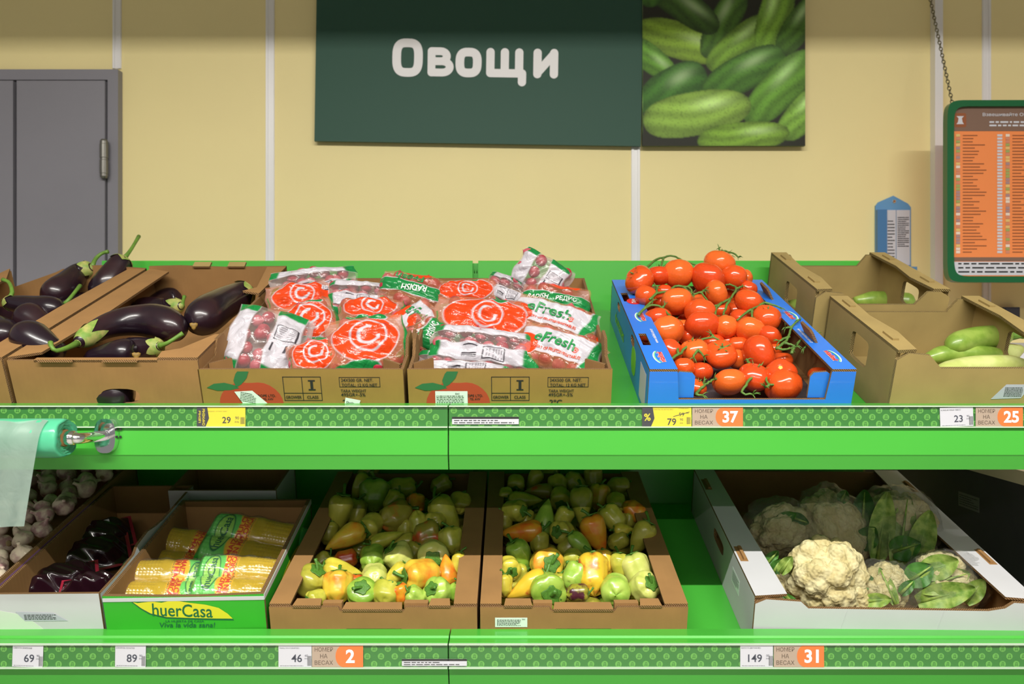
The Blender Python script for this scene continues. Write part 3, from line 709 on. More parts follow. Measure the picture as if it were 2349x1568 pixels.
# -- two radish boxes with the printed fronts
RED_AP = mat('print_red_brown', srgb(166, 62, 34), .7); LEAF_P = mat('print_leaf_green', srgb(40, 104, 58), .7)
def radish_carton(X, label, yaw=0):
    w, l, h = .384, .62, .107; hw = w/2
    b = carton('radish_box', label, 'box', UP, X, .012, w, l, h, yaw, mats=(KRAFT, CARD_IN, EDGE),
        left=topped(-l+.006, -.006, [(-.006, h-.004), (-.08, h-.004), (-.10, h+.024), (-.135, h+.024), (-.15, h), (-l+.006, h)]),
        right=topped(.006, l-.006, [(l-.006, h), (.16, h), (.145, h+.026), (.10, h+.026), (.08, h-.004), (.006, h-.004)]))
    e = b.e
    # folded corner posts inside the front corners
    for s in (-1, 1):
        V, F, I = panel_geo(rect(0, .045, .03, h-.003), (), .005)
        Mx = T(s*(hw-.008), .036, 0) @ RZ(180+(-38 if s > 0 else 38) + (0 if s > 0 else 180)) @ FRONT
        obj('corner_post', mesh('corner_post', V, F, [CARD, CARD, EDGE], I), e, Mx)
    P = lambda x, z: T(x, -.0006, z) @ FRONT
    # apple
    ap = []
    for k in range(30):
        a = 2*PI*k/30; r = .056*(1+.06*math.cos(2*a)-.10*math.exp(-((a-PI/2)/.35)**2))
        ap.append((-.098+r*1.02*math.cos(a), .036+r*.92*math.sin(a)))
    ap = [(x, max(z, .002)) for x, z in ap]
    flat('printed_apple', ap, RED_AP, e, P(0, 0))
    flat('printed_leaf', [(-.179, .070), (-.165, .078), (-.145, .080), (-.126, .075), (-.118, .069), (-.135, .065), (-.160, .064)], LEAF_P, e, T(0, -.0009, 0) @ FRONT)
    flat('printed_leaf', [(-.124, .070), (-.127, .085), (-.122, .098), (-.118, .103), (-.097, .103), (-.102, .090), (-.113, .077)], LEAF_P, e, T(0, -.0009, 0) @ FRONT)
    # grower / class table
    mb = MB(); x0, x1, xm, z0, z1, zm = -.035, .037, .001, .043, .0925, .058
    for (a, b_, c, d_) in ((x0, x1, z0, z0+.0012), (x0, x1, z1-.0012, z1), (x0, x1, zm, zm+.0012), (x0, x0+.0012, z0, z1), (x1-.0012, x1, z0, z1), (xm-.0006, xm+.0006, z0, z1)):
        mb.add([(a, c, 0), (b_, c, 0), (b_, d_, 0), (a, d_, 0)], [(0, 1, 2, 3)])
    mb.build('printed_table', [BLACK], e, P(0, 0))
    for s, x, z, ww, hh, bo in (('GROWER', -.017, .0505, .030, .0062, .02), ('CLASS', .019, .0505, .0215, .0062, .02),
                            ('24X500 GR. NET.', .105, .0855, .060, .0065, .012), ('TOTAL: 12 KG NET', .109, .0755, .067, .0065, .012),
                            ('TARA WEIGHT', .097, .0635, .048, .006, .012), ('495GR+-5%', .096, .0555, .046, .007, .012), ('2ºC', .087, .0400, .024, .0105, .015),
                            ('EUROPE LTD.', -.072, .0535, .042, .0052, .012), ('TEL AVIV', -.066, .0465, .020, .0046, .012)):
        lettering(s, ww, hh, BLACK, e, T(x, -.0012, z) @ FRONT, bold=bo, name='printing')
    mb = MB(); mb.box(.0125, .0255, -.0008, -.0006, .0645, .067).box(.0125, .0255, -.0008, -.0006, .083, .0855).box(.0165, .0215, -.0008, -.0006, .067, .083)
    mb.build('printing', [BLACK], e)
    mb = MB()
    for (a, b_, c, d_) in ((.071, .148, .071, .072), (.071, .148, .0905, .0915), (.071, .072, .071, .0915), (.147, .148, .071, .0915)):
        mb.add([(a, c, 0), (b_, c, 0), (b_, d_, 0), (a, d_, 0)], [(0, 1, 2, 3)])
    mb.build('printed_frame', [BLACK], e, P(0, 0))
    return b
bxR1 = radish_carton(-.396, 'brown radish carton with a creased sticker over its printed apple, next to the aubergines')
bxR2 = radish_carton(-.004, 'brown radish carton with a square flat sticker over its printed apple')
STK = mat('sticker_white', srgb(214, 226, 220), .45)
o = flat('sticker', [(-.128, .062), (-.094, .064), (-.060, .030), (-.11, .030)], STK, bxR1.e, T(0, -.0016, 0) @ FRONT)
textlines(.030, .02, 6, GP, bxR1.e, T(-.103, -.0022, .050) @ FRONT @ RZ(-12), 21)
flat('sticker', [(.081, .0500), (.109, .0440), (.104, .030), (.077, .032)], STK, bxR1.e, T(0, -.0018, 0) @ FRONT)
lettering('Quality', .017, None, BLACK, bxR1.e, T(.09, -.0024, .039) @ FRONT @ RZ(-12), bold=.01, name='printing')
flat('sticker', rect(-.141, -.080, .026, .063), STK, bxR2.e, T(0, -.0016, 0) @ FRONT)
textlines(.052, .026, 8, GP, bxR2.e, T(-.113, -.0022, .042) @ FRONT, 22)
lettering('EAC', .008, None, BLACK, bxR2.e, T(-.099, -.0022, .058) @ FRONT, bold=.01, name='printing')

# -- blue tomato crate
w, l, h = .385, .60, .105; hw = w/2
fo = [(-hw, 0), (hw, 0), (hw, h), (hw-.045, h), (hw-.050, .048), (-hw+.058, .048), (-hw+.052, h), (-hw, h)]
bt = carton('tomato_crate', 'bright blue printed cardboard crate heaped with tomatoes', 'crate', UP, .449, .006, w, l, h, 0, mats=(BLUE_CARD, CARD_IN, EDGE),
    front=fo, left=rect(-l+.006, -.006, 0, h), lh=[oval(-l*.75, .085, .022, .010), oval(-l*.36, .085, .024, .011)], back=rect(-hw, hw, 0, h-.012))
flange(bt, [(-hw, 0), (-hw+.052, 0), (-hw+.050, l), (-hw, l)], holes=[rect(-hw+.007, -hw+.023, yy-.044, yy+.024) for yy in (.17, .46)])
flange(bt, [(hw-.045, 0), (hw, 0), (hw, l), (hw-.045, l)])
# lower inner part of the corner posts
for s in (-1, 1):
    a = -hw+.052 if s < 0 else hw-.045
    pts = [(a, .048), (a, h-.008), (a-s*.006, h-.004), (a-s*.030, h-.006), (a-s*.036, h-.014), (a-s*.036, .048)]
    panel('corner_post', pts, [BLUE_CARD, CARD_IN, EDGE], bt.e, T(0, .009, 0) @ FRONT, (), .006)
for yy in (.17, .46):
    panel('lift_tab', [(-.032, 0), (.032, 0), (.032, .026), (.026, .032), (-.026, .032), (-.032, .026)], [CARD, CARD, EDGE], bt.e, T(hw-.022, yy, h+.004) @ RZ(90) @ RX(62), (), .005)
CRIM = mat('print_red', srgb(214, 44, 40), .5); WH = LETTER_W; MINT = mat('print_mint', srgb(120, 214, 150), .5)
def vlogo(x, y, rot):
    M0 = T(x, y, h+.0057) @ RZ(rot)
    for rr, mm in ((.0135, WH), (.0125, MINT)):
        pts = []
        for k in range(13):
            a = RAD(150-120*k/12); pts.append((.034*math.cos(a)*1.05, rr*math.sin(a)*1.2-.002+(0 if mm is WH else -.001)))
        pts += [(p[0]*.94, p[1]-.0022) for p in reversed(pts)]
        flat('logo_arc', pts, mm, bt.e, M0 @ T(0, 0, .0003 if mm is MINT else 0))
    lettering('vitalitek', .056, .0125, WH, bt.e, M0 @ T(0, -.001, .0002), bold=.06, shear=.2, name='logo')
    lettering('vitalitek', .054, .0115, CRIM, bt.e, M0 @ T(0, -.001, .0008), bold=.02, shear=.2, name='logo')
for x, y, r in ((-hw+.030, .06, 90), (-hw+.030, .30, 90), (hw-.022, .065, -90), (hw-.022, .31, -90)): vlogo(x, y, r)
for x, y, r in ((-hw+.037, .18, 90), (hw-.034, .18, -90), (-hw+.035, .53, 90)):
    lettering('www.vitalitek.com.tr', .085, .007, WH, bt.e, T(x, y, h+.0057) @ RZ(r), bold=.01, name='web_address')
flat('brand_oval', oval(-hw+.030, .415, .017, .022, 24, 2), CRIM, bt.e, T(0, 0, h+.0057))
lettering('Talya', .030, .013, WH, bt.e, T(-hw+.030, .415, h+.0064) @ RZ(90), bold=.02, shear=.2, name='logo')
lettering('domates', .16, .03, mat('print_lime', srgb(120, 200, 60), .5), bt.e, T(-hw-.0008, .42, .048) @ LEFT, bold=.02, name='printing')
flat('label_patch', rect(-.10, -.03, .012, .085), PAPER, bt.e, T(-hw-.0006, 0, 0) @ LEFT)
flat('crate_picture', oval(-.19, .05, .03, .03, 20), mat('print_lime', (0, 0, 0)), bt.e, T(-hw-.0006, 0, 0) @ LEFT)
MB().box(-hw+.02, hw-.02, .02, l-.02, .0052, .0062).build('liner', [mat('liner_grey', srgb(70, 62, 66), .8, noise_amt=.3, noise_scale=60)], bt.e)

# -- two courgette boxes (thick olive board)
def courgette_box(label, X, v0, w, l, h, frontdip):
    hw = w/2
    fr = topped(-hw, hw, [(hw, h-.012), (hw-.02, h), (hw-.05, h), (hw-.075, h-frontdip), (-hw+.085, h-frontdip), (-hw+.06, h-.004), (-hw+.02, h), (-hw, h-.014)])
    b = carton('courgette_box', label, 'box', UP, X, v0, w, l, h, 0, mats=(OLIVE, OLIVE_IN, EDGE_OL), t=.008, front=fr, back=topped(-hw, hw, [(hw, h), (hw-.05, h), (hw-.07, h-.03), (-hw+.07, h-.03), (-hw+.05, h), (-hw, h)]),
        lh=[oval(-l*.47, h*.63, .042, .028, 20, 6)], rh=[oval(l*.47, h*.63, .042, .028, 20, 6)])
    for s in (-1, 1):
        o = [(s*hw, .002), (s*(hw-.036), .006), (s*(hw-.045), l*.3), (s*(hw-.032), l*.6), (s*(hw-.04), l), (s*hw, l)]
        if s > 0: o = o[::-1]
        flange(b, o[::-1] if s < 0 else o[::-1], t=.006)
        for yy in (.22, .82):
            MB().box(s*(hw-.018)-.006, s*(hw-.018)+.006, l*yy-.022, l*yy+.022, h+.004, h+.010).build('lock_tab', [OLIVE_IN], b.e)
    return b
bzB = courgette_box('olive brown open carton behind the other courgette carton, nearly empty', .835, .350, .30, .34, .155, .03)
bzF = courgette_box('olive brown open carton with pale courgettes and a crooked sticker on its front', .880, .004, .335, .34, .142, .030)
flat('sticker', [(.022, .050), (.078, .052), (.093, .080), (.045, .080)], mat('sticker_pale', srgb(176, 176, 190), .4), bzF.e, T(0, -.0008, 0) @ FRONT)
textlines(.034, .02, 7, BLACK, bzF.e, T(.061, -.0014, .065) @ FRONT, 31)

# -- lower shelf: pepper boxes
def pepper_carton(X, label, yaw=0, hole=True):
    w, l, h = .392, .615, .104; hw = w/2
    fr = topped(-hw, hw, [(hw, h), (.062, h), (.058, h-.008), (-.062, h-.008), (-.066, h), (-hw, h)])
    b = carton('pepper_box', label, 'box', LO, X, .012, w, l, h, yaw, front=fr, fh=[[(-.062, .020), (.062, .020), (.062, .050), (.052, .058), (-.052, .058), (-.062, .050)]])
    fl = []
    flange(b, [(-hw, .004), (-hw+.040, .004), (-hw+.040, l), (-hw, l)]); flange(b, [(hw-.044, .004), (hw, .004), (hw, l), (hw-.046, l)])
    for x0, x1, zz in ((-hw+.045, -.098, h), (-.058, .055, h-.008), (.105, hw-.050, h)):
        flange(b, [(x0, -.002), (x1, -.002), (x1-.003, .022), (x0+.003, .022)], z=zz)
    for x0, x1 in ((-.096, -.060), (.058, .103)):
        MB().box(x0, x1, .006, .014, h-.02, h+.005).build('tuck_tab', [CARD], b.e)
        MB().box(x0, x1, .017, .022, h-.02, h+.002).build('tuck_tab', [CARD], b.e)
    return b
bp1 = pepper_carton(-.262, 'brown open pepper carton beside the green sweetcorn box')
bp2 = pepper_carton(.136, 'brown open pepper carton with a printed sticker on its front')
flat('sticker', rect(-.168, -.107, .062, .082), STK, bp2.e, T(0, -.0008, 0) @ FRONT)
textlines(.045, .014, 7, GP, bp2.e, T(-.142, -.0014, .072) @ FRONT, 33)
lettering('EAC', .006, None, BLACK, bp2.e, T(-.114, -.0014, .079) @ FRONT, bold=.01, name='printing')

# -- sweetcorn box
w, l, h = .300, .405, .130; hw = w/2
bc = carton('sweetcorn_box', 'green printed open carton holding packs of sweetcorn', 'box', LO, -.617, .012, w, l, h, 1.5, mats=(GREEN_CARD, CARD_IN, EDGE), t=.008,
    front=topped(-hw, hw, [(hw, h), (.03, h-.004), (-.05, h-.003), (-hw, h)]))
P = lambda x, z, y=-.0006, r=0: T(x, y, z) @ FRONT @ RZ(r)
MB().box(-hw, hw, -.0012, 0, h-.012, h-.005).build('white_rim', [WHITE_CARD], bc.e)
MB().box(hw, hw+.0012, 0, l, h-.012, h-.001).build('white_rim', [WHITE_CARD], bc.e)
leafp = [(-.094, .112), (-.086, .110), (-.066, .1125), (-.055, .1125), (-.042, .110), (-.026, .114), (-.008, .113), (.010, .109), (.04, .104), (.064, .096), (.080, .082), (.088, .071), (.052, .072), (.010, .074), (-.035, .077), (-.064, .086), (-.080, .098)]
leafp = [(x, (z-.0925)*.92+.0985) for x, z in leafp]
flat('logo_outline', [(x*1.03-.0005, (z-.0985)*1.12+.097) for x, z in leafp], mat('print_deep_green', srgb(22, 96, 62), .5), bc.e, P(0, 0))
flat('logo_leaf', leafp, mat('print_yellow', srgb(214, 204, 44), .5), bc.e, P(0, 0, -.001))
DG = mat('print_deep_green', (0, 0, 0))
lettering('huerCasa', .112, .027, DG, bc.e, P(-.004, .098, -.0015, -3), bold=.008, name='logo')
lettering('LA HUERTA DE CASA', .072, .0045, DG, bc.e, P(-.002, .0745, -.001, -1), bold=.01, name='slogan')
lettering('Viva la vida sana!', .104, .0105, DG, bc.e, P(.002, .0665, -.001, -1), bold=.006, shear=.15, name='slogan')
flat('side_leaf', oval(.19, .07, .10, .022, 24, 2), mat('print_yellow', (0, 0, 0)), bc.e, T(hw+.0006, 0, 0) @ RIGHT)
flat('side_leaf_line', oval(.19, .058, .09, .006, 24, 2), DG, bc.e, T(hw+.0012, 0, 0) @ RIGHT)

# -- beetroot box, garlic box, boxes in the shade behind
w, l, h = .200, .48, .132; hw = w/2
bb = carton('beetroot_box', 'white open carton with brown inside holding dark beetroot packs', 'box', LO, -.876, .012, w, l, h, .8, mats=(WHITE_CARD, CARD_IN, EDGE),
    right=topped(.006, l-.006, [(l-.006, h), (.30, h), (.26, h+.004), (.22, h+.012), (.17, h+.008), (.15, h-.004), (.08, h-.006), (.006, h-.004)]))
flat('sticker', [(-.060, .095), (.010, .092), (.035, .075), (-.045, .075)], mat('sticker_pale', (0, 0, 0)), bb.e, T(0, -.0008, 0) @ FRONT)
textlines(.06, .012, 4, GP, bb.e, T(-.015, -.0014, .084) @ FRONT, 34)
flat('printed_band', [(-hw, .05), (-hw, .10), (-.045, .088), (.0, .045), (.02, .0), (-.02, 0)], mat('print_pale_green', srgb(200, 212, 196), .6), bb.e, T(0, -.0006, 0) @ FRONT)
w, l, h = .33, .62, .14; hw = w/2
bg = carton('garlic_box', 'open brown carton full of garlic behind the bag roll', 'box', LO, -1.146, .012, w, l, h, .8)
flat('printed_band', rect(.02, .40, .10, .132), mat('print_violet', srgb(150, 110, 150), .5), bg.e, T(hw+.0006, 0, 0) @ RIGHT)
lw = .26
bk = carton('spare_box', 'pale grey carton standing in the shade behind the sweetcorn', 'box', LO, -.70, .455, lw, .17, .135, 0, mats=(WHITE_CARD, CARD_IN, EDGE))

# -- cauliflower box
w, l, h = .525, .60, .118; hw = w/2
fr = topped(-hw, hw, [(hw, h-.002), (hw-.045, h), (hw-.06, h-.012), (hw-.09, h-.018), (-hw+.10, h-.018), (-hw+.085, h-.004), (-hw+.02, h), (-hw, h-.010)])
bcf = carton('cauliflower_box', 'white open carton with brown inside holding cauliflowers', 'box', LO, .722, .010, w, l, h, -1.5, mats=(WHITE_CARD, CARD_IN, EDGE), t=.007, front=fr,
    lh=[oval(-.30, .075, .048, .014, 20, 4)])
flange(bcf, [(-hw, .004), (-hw+.062, .012), (-hw+.055, l*.5), (-hw+.050, l), (-hw, l)])
flange(bcf, [(hw-.055, .012), (hw, .004), (hw, l), (hw-.060, l), (hw-.066, l*.5)])
for s in (-1, 1):
    for yy in (.16, .50):
        flat('flange_slot', rect(s*(hw-.012)-.008, s*(hw-.012)+.008, yy-.03, yy+.03), CARD_IN, bcf.e, T(0, 0, h+.0054))
        MB().box(s*(hw-.014)-.003, s*(hw-.014)+.003, yy-.026, yy+.026, h+.002, h+.010).build('lock_tab', [CARD], bcf.e)
flat('sticker', rect(-.17, -.11, .055, .088), STK, bcf.e, T(-hw-.0006, 0, 0) @ LEFT)
textlines(.05, .024, 7, GP, bcf.e, T(-hw-.0012, .14, .072) @ LEFT, 35)
for x in (-.09, .09):
    flat('crease', [(x-.02, .0), (x-.019, .0), (x+.001, h-.02), (x, h-.02)], WHITE_CARD, bcf.e, T(0, -.0005, 0) @ FRONT)

# ------------------------------------------------------------------ vegetables
rnd = random.Random(5)
# ---- aubergines
AUB = blush_mat('aubergine_skin', srgb(30, 18, 28), srgb(46, 26, 32), .55, 12, rough=.27)
AUBT = mat('aubergine_scar', srgb(150, 118, 50), .6, noise_amt=.3, noise_scale=80)
CALYX = mat('aubergine_calyx', srgb(112, 148, 58), .6, col2=srgb(176, 170, 100), noise_scale=60)
STEM = mat('green_stem', srgb(104, 144, 52), .55, noise_amt=.3, noise_scale=40)
def aubergine(pts, rmax, label, D, zoom=None, stem=None, box=None, shape=1.0, scar=False, calyx=True):
    """pts: list of (px, py, w): spine in the photo from the stem end to the blunt tip, w metres off the shelf"""
    P = [on(x, y, D, max(w, rmax*1.16+.007)) for x, y, w in pts]; C = crom(P, 22); n = 22
    o0 = C[n//2]; e = empty('aubergine', T(*o0), label, 'aubergine', 'aubergines in the cartons')
    R = []
    for i in range(n):
        t = i/(n-1)
        r = (.50+.50*min(1, t/.72)**1.2*shape+.5*(1-shape)) if t < .72 else 1.0
        r *= min(1.0, math.sqrt(max(0, 1-((t-.80)/.20)**2))) if t > .80 else 1
        r *= min(1, .55+t/.10*.45) if t < .10 else 1
        R.append(max(.02, r)*rmax*1.16)
    C2 = [c-o0 for c in C]; V, F = tube(C2, R, 24)
    # lay noise on the skin
    V = [v+ (v.normalized()*.0015*noise.noise(v*25)) if v.length > 0 else v for v in V]
    obj('body', mesh('body', V, F, [AUB], smooth=True), e)
    fr = frames(C2)
    if calyx:
        mb = MB(); seg = 30; rings = []
        for j in range(5):
            ring = []
            for k in range(seg):
                a = 2*PI*k/seg; jag = abs(((k*5/seg) % 1)-.5)*2
                tt = (-.015, .0, .03, .07, .085+.13*jag)[j]; s = max(0, tt)*(n-1); i0 = min(int(s), n-2); f = s-i0
                p = fr[i0][0].lerp(fr[i0+1][0], f)+fr[0][1]*min(0, tt)*.3; u = fr[i0][2]; w_ = fr[i0][3]
                r = (R[i0]*(1-f)+R[i0+1]*f)*(.35, .75, 1.02, 1.05, 1.03 if jag < .5 else 1.07)[j]+(.0012 if j > 1 else 0)
                ring.append(p+(u*math.cos(a)+w_*math.sin(a))*r)
            rings += ring
        Fc = [(j*seg+k, j*seg+(k+1) % seg, (j+1)*seg+(k+1) % seg, (j+1)*seg+k) for j in range(4) for k in range(seg)]
        obj('calyx', mesh('calyx', rings, Fc+[tuple(range(seg-1, -1, -1))], [CALYX], smooth=True), e)
        if stem:
            Q = [C2[0]]+[on(x, y, D, w)-o0 for x, y, w in stem]
            Vs, Fs = tube(crom(Q, 9), [.0075, .006, .0052, .0048, .0045, .0043, .0043, .0046, .0052], 8)
            obj('stem', mesh('stem', Vs, Fs, [STEM], smooth=True), e)
    if scar:
        p = fr[n-2]; c = C2[-1]; f = viewaxes(o0+c)[2]
        q = c+f*R[-4]*.55
        Mx = zmat(q, f); Vd, Fd = lathe([(.0001, .0016), (.004, .0014), (.007, .0004), (.008, -.002)], 12, lambda ph, i, r, z: (r*(1+.25*math.sin(3*ph)), z))
        obj('scar', mesh('scar', Vd, Fd, [AUBT], smooth=True), e, Mx)
    return e
def z1(x, y): return (x*.3065, 520+y*.3065)
def Z1(*a): return [(*z1(x, y), w) for x, y, w in a]
BXB = 'in the carton beside the radishes'; BXA = 'in the carton before the grey door'
aubergine(Z1((580,870,.115),(760,760,.12),(960,705,.12),(1180,710,.115),(1370,790,.105)), .033, 'long glossy curved aubergine lying across the top '+BXB, UP, stem=Z1((500,905,.118),(420,925,.122),(385,895,.13),(378,865,.135)))
aubergine(Z1((1880,480,.12),(1760,530,.115),(1600,620,.115),(1450,740,.11)), .036, 'fat dark aubergine with a yellow scarred tip '+BXB, UP, stem=Z1((1925,475,.125)), scar=True, shape=.6)
aubergine(Z1((470,930,.10),(380,905,.115),(270,850,.128),(140,790,.135)), .030, 'pear-shaped aubergine resting over the carton rim '+BXB, UP, stem=None, calyx=False)
aubergine(Z1((640,985,.075),(760,965,.08),(900,945,.085),(1020,960,.08)), .027, 'small aubergine tucked under the long one '+BXB, UP, scar=True, calyx=False)
aubergine(Z1((1200,890,.09),(1120,905,.08),(1020,930,.07),(930,960,.06)), .028, 'aubergine with a pale green calyx and straight stalk '+BXB, UP, stem=Z1((1260,865,.10),(1370,795,.115)))
aubergine(Z1((1360,590,.07),(1250,600,.06),(1130,620,.06),(1010,660,.05)), .030, 'dark aubergine lying behind the long one '+BXB, UP, stem=Z1((1380,520,.085)))
aubergine(Z1((680,710,.075),(790,700,.06),(920,670,.05),(1050,640,.05)), .029, 'aubergine half hidden with a curled thin stalk '+BXB, UP, stem=Z1((600,735,.085),(550,690,.095)))
aubergine(Z1((900,700,.02),(1080,640,.03),(1250,560,.03),(1380,540,.03)), .032, 'aubergine at the bottom against the carton back '+BXB, UP, calyx=False)
aubergine(Z1((620,1225,0.045),(760,1235,.045),(1000,1245,.045)), .028, 'aubergine showing through the hand hole '+BXB, UP)
aubergine(Z1((690,300,.135),(590,345,.12),(480,450,.10),(340,560,.08)), .032, 'slender purple aubergine propped upright with a bent stalk '+BXA, UP, stem=Z1((715,240,.15),(760,200,.16),(810,185,.165)))
aubergine(Z1((930,235,.15),(880,310,.13),(800,420,.10),(730,540,.06)), .031, 'dull black aubergine propped upright, stalk straight '+BXA, UP, stem=Z1((980,170,.165),(1040,70,.185)), shape=.5)
aubergine(Z1((30,560,.11),(140,580,.105),(300,605,.10),(470,620,.10)), .026, 'long aubergine lying flat near the carton back '+BXA, UP, stem=Z1((90,500,.125),(70,420,.14),(20,395,.145)))
aubergine(Z1((470,800,.06),(370,770,.07),(260,700,.085),(150,650,.095)), .031, 'aubergine with a yellow patch near its tip '+BXA, UP, scar=True, calyx=False)
aubergine(Z1((470,590,.10),(420,620,.095),(330,640,.085),(250,655,.08)), .026, 'aubergine with a pale stalk leaning over the pile '+BXA, UP, stem=Z1((520,540,.115),(600,440,.13)))
aubergine(Z1((560,670,.06),(440,690,.06),(300,730,.05),(180,790,.05)), .028, 'reddish aubergine lying low along the carton side '+BXA, UP, calyx=False)
aubergine(Z1((-160,700,.08),(-60,740,.08),(20,800,.07),(60,880,.06)), .034, 'dark aubergine at the front '+BXA, UP)
aubergine(Z1((640,520,.06),(560,600,.06),(430,680,.04)), .028, 'aubergine under the propped ones '+BXA, UP, calyx=False)
aubergine(Z1((-50,640,.05),(120,680,.04),(280,690,.04)), .030, 'aubergine at the bottom of the pile '+BXA, UP, calyx=False)

# ---- tomatoes
TOM = [mat('tomato_red', srgb(224, 84, 30), .18, coat=.3, noise_amt=.12, noise_scale=10, sss=.08), mat('tomato_deep', srgb(216, 74, 28), .18, coat=.3, noise_amt=.12, noise_scale=10, sss=.08),
       mat('tomato_orange', srgb(232, 104, 40), .18, coat=.3, noise_amt=.1, noise_scale=10, sss=.08)]
VINE = mat('vine_green', srgb(92, 128, 54), .6, noise_amt=.25, noise_scale=60)
def tomato_mesh(k):
    r0 = random.Random(k); prof = []; n = 16; sq = (.84, .78, .92)[k % 3]
    for i in range(n+1):
        a = -PI/2+PI*i/n; r = math.cos(a); z = math.sin(a)*sq
        if a > .9: z -= .20*((a-.9)/.67)**2
        prof.append((max(r, .003), z))
    ph0 = r0.uniform(0, 6); rb = (5, 4, 6)[k % 3]
    def f(ph, i, r, z): return r*(1+(.025+.02*(z > 0))*math.cos(rb*ph+ph0)+.02*math.sin(2*ph+ph0)), z
    V, F = lathe(prof, 30, f); return mesh('tomato_body', V, F, [TOM[0]], smooth=True)
TMESH = [tomato_mesh(k) for k in range(3)]
def calyx_mesh(k):
    r0 = random.Random(k+50); mb = MB()
    for j in range(5):
        a = 2*PI*j/5+r0.uniform(-.2, .2); L_ = r0.uniform(.5, .8); up = r0.uniform(.0, .35); pts = []; w = []
        for i in range(6):
            t = i/5; pts.append((t*L_, t*t*up+.02-.1*t*(1-t))); w.append(.085*(1-t)**.7*(.5+min(1, t*4)*.5))
        V = []
        for (d, z), ww in zip(pts, w):
            for s in (-1, 0, 1): V.append((d*math.cos(a)-s*ww*math.sin(a), d*math.sin(a)+s*ww*math.cos(a), z+(.02 if s == 0 else 0)))
        mb.add(V, [(i*3+c, i*3+c+1, i*3+c+4, i*3+c+3) for i in range(5) for c in (0, 1)])
    V, F = tube([(0, 0, -.02), (.01, 0, .12), (.06, .02, .26)], [.05, .045, .05], 6); mb.add(V, F)
    return mesh('calyx', [(x, y, z+.62) for x, y, z in mb.V], mb.F, [VINE], smooth=True)
CALM = [calyx_mesh(k) for k in range(3)]
scar_m = mesh('stem_scar', *lathe([(.0001, .66), (.05, .665), (.10, .65), (.14, .64), (.16, .60)], 12, lambda ph, i, r, z: (r*(1+.3*math.cos(5*ph)*(i > 1)), z)), [mat('tomato_scar', srgb(206, 190, 90), .5)], smooth=True)
def tprof(v): return .036+max(0, v-.02)*.235 if v < .55 else .036+.53*.235
def z4(x, y): return (1360+x*.2742, 560+y*.2742)
TL = [(390,300,110,135,30,1),(555,260,90,90,-5,1),(715,245,112,90,-20,0),(1057,160,110,75,-15,1),(965,290,130,60,-30,0),(1180,275,95,80,-20,0),(1275,285,62,0,-20,0),
 (1035,405,98,20,-10,0),(445,430,80,70,-10,0),(600,400,60,90,-20,0),(700,480,118,100,-25,0),(570,490,60,100,-10,0),(880,480,70,90,0,0),(1310,490,110,60,-20,0),(1300,370,55,60,0,0),
 (840,260,50,90,-10,0),(540,620,100,100,-10,0),(620,725,118,110,-20,0),(900,570,115,80,-20,0),(910,680,125,100,-30,0),(1110,690,90,90,-25,0),(1240,620,85,80,0,0),(1310,715,110,80,-25,0),
 (1450,620,105,80,25,1),(1480,770,85,60,-20,0),(1080,550,65,90,0,0),(650,890,90,40,-10,0),(850,890,105,100,10,0),(1070,920,117,80,45,1),(1010,830,80,90,0,0),(1215,840,75,90,0,0),
 (1385,910,135,20,-25,0),(1205,960,62,0,0,0),(1580,970,75,90,0,0),(1570,1075,112,90,55,2),(1590,1180,148,100,-15,0),(1350,1110,120,70,15,0),(1140,1150,120,100,-15,0),(760,1030,80,90,-10,0),
 (900,1065,85,90,-10,0),(865,1195,40,60,10,0),(790,770,72,90,0,0),(755,690,60,90,0,0),(1890,1055,60,90,0,0),(1120,820,60,90,0,0),(1500,880,50,90,0,0),(480,780,40,90,0,0)]
BEHIND = {6: .03, 9: .03, 11: .03, 12: .03, 14: .02, 15: .04, 21: .02, 25: .045, 29: .035, 30: .03, 32: .035, 33: .02, 39: .02, 41: .035, 42: .04, 44: .045, 45: .03, 16: .01, 2: -.005, 3: -.01}
for i, (x, y, r, a, c, cal) in enumerate(TL):
    px, py = z4(x, y); bh = BEHIND.get(i, 0)
    if i in (43,): P = on(px, py+8, UP, .045)
    elif i == 46: continue
    else: P = pile(px, py, UP, tprof, -bh*.8)
    rr = r*.2742/FPX*(P-CAM).y*1.18
    rr = max(rr, .0215)
    vv = (P-UP.O).dot(UP.v); tone = 'orange-red' if (i in (3, 6, 20, 10) or i % 5 == 2) else ('deep red' if i % 5 in (1, 4) else 'bright red')
    lab = '%s tomato%s in the %s of the heap, %s' % (tone, ' with calyx showing' if (cal == 1 or (cal == 0 and c > 5)) else '', 'low front' if vv < .17 else ('middle' if vv < .36 else 'high back'),
        'radish side' if P.x < .40 else ('courgette side' if P.x > .50 else 'centre'))
    if i == 3: lab = 'round tomato crowning the top of the heap in the blue crate'
    if cal == 2: lab = 'tomato with a pale star-shaped stem scar facing out'
    if i == 35: lab = 'wide squat tomato lying on the crate bottom at its front edge'
    if i == 43: lab = 'tomato half hidden behind the corner of the blue crate'
    M = zmat(P, aim(P, a, c), rnd.uniform(0, 360)) @ SC(rr)
    if i == 35: M = zmat(P, aim(P, a, c), 0) @ SC(rr*1.0, rr*.85, rr*.85)
    e = empty('tomato', M, lab, 'tomato', 'tomatoes heaped in the blue crate')
    o = obj('body', TMESH[i % 3], e); o.material_slots[0].link = 'OBJECT'; o.material_slots[0].material = TOM[(0, 1, 2, 0, 1)[i % 5]] if i not in (3, 6, 20, 10) else TOM[2]
    if cal == 1 or (cal == 0 and c > 5): obj('calyx', CALM[i % 3], e)
    elif cal == 2: obj('stem_scar', scar_m, e)
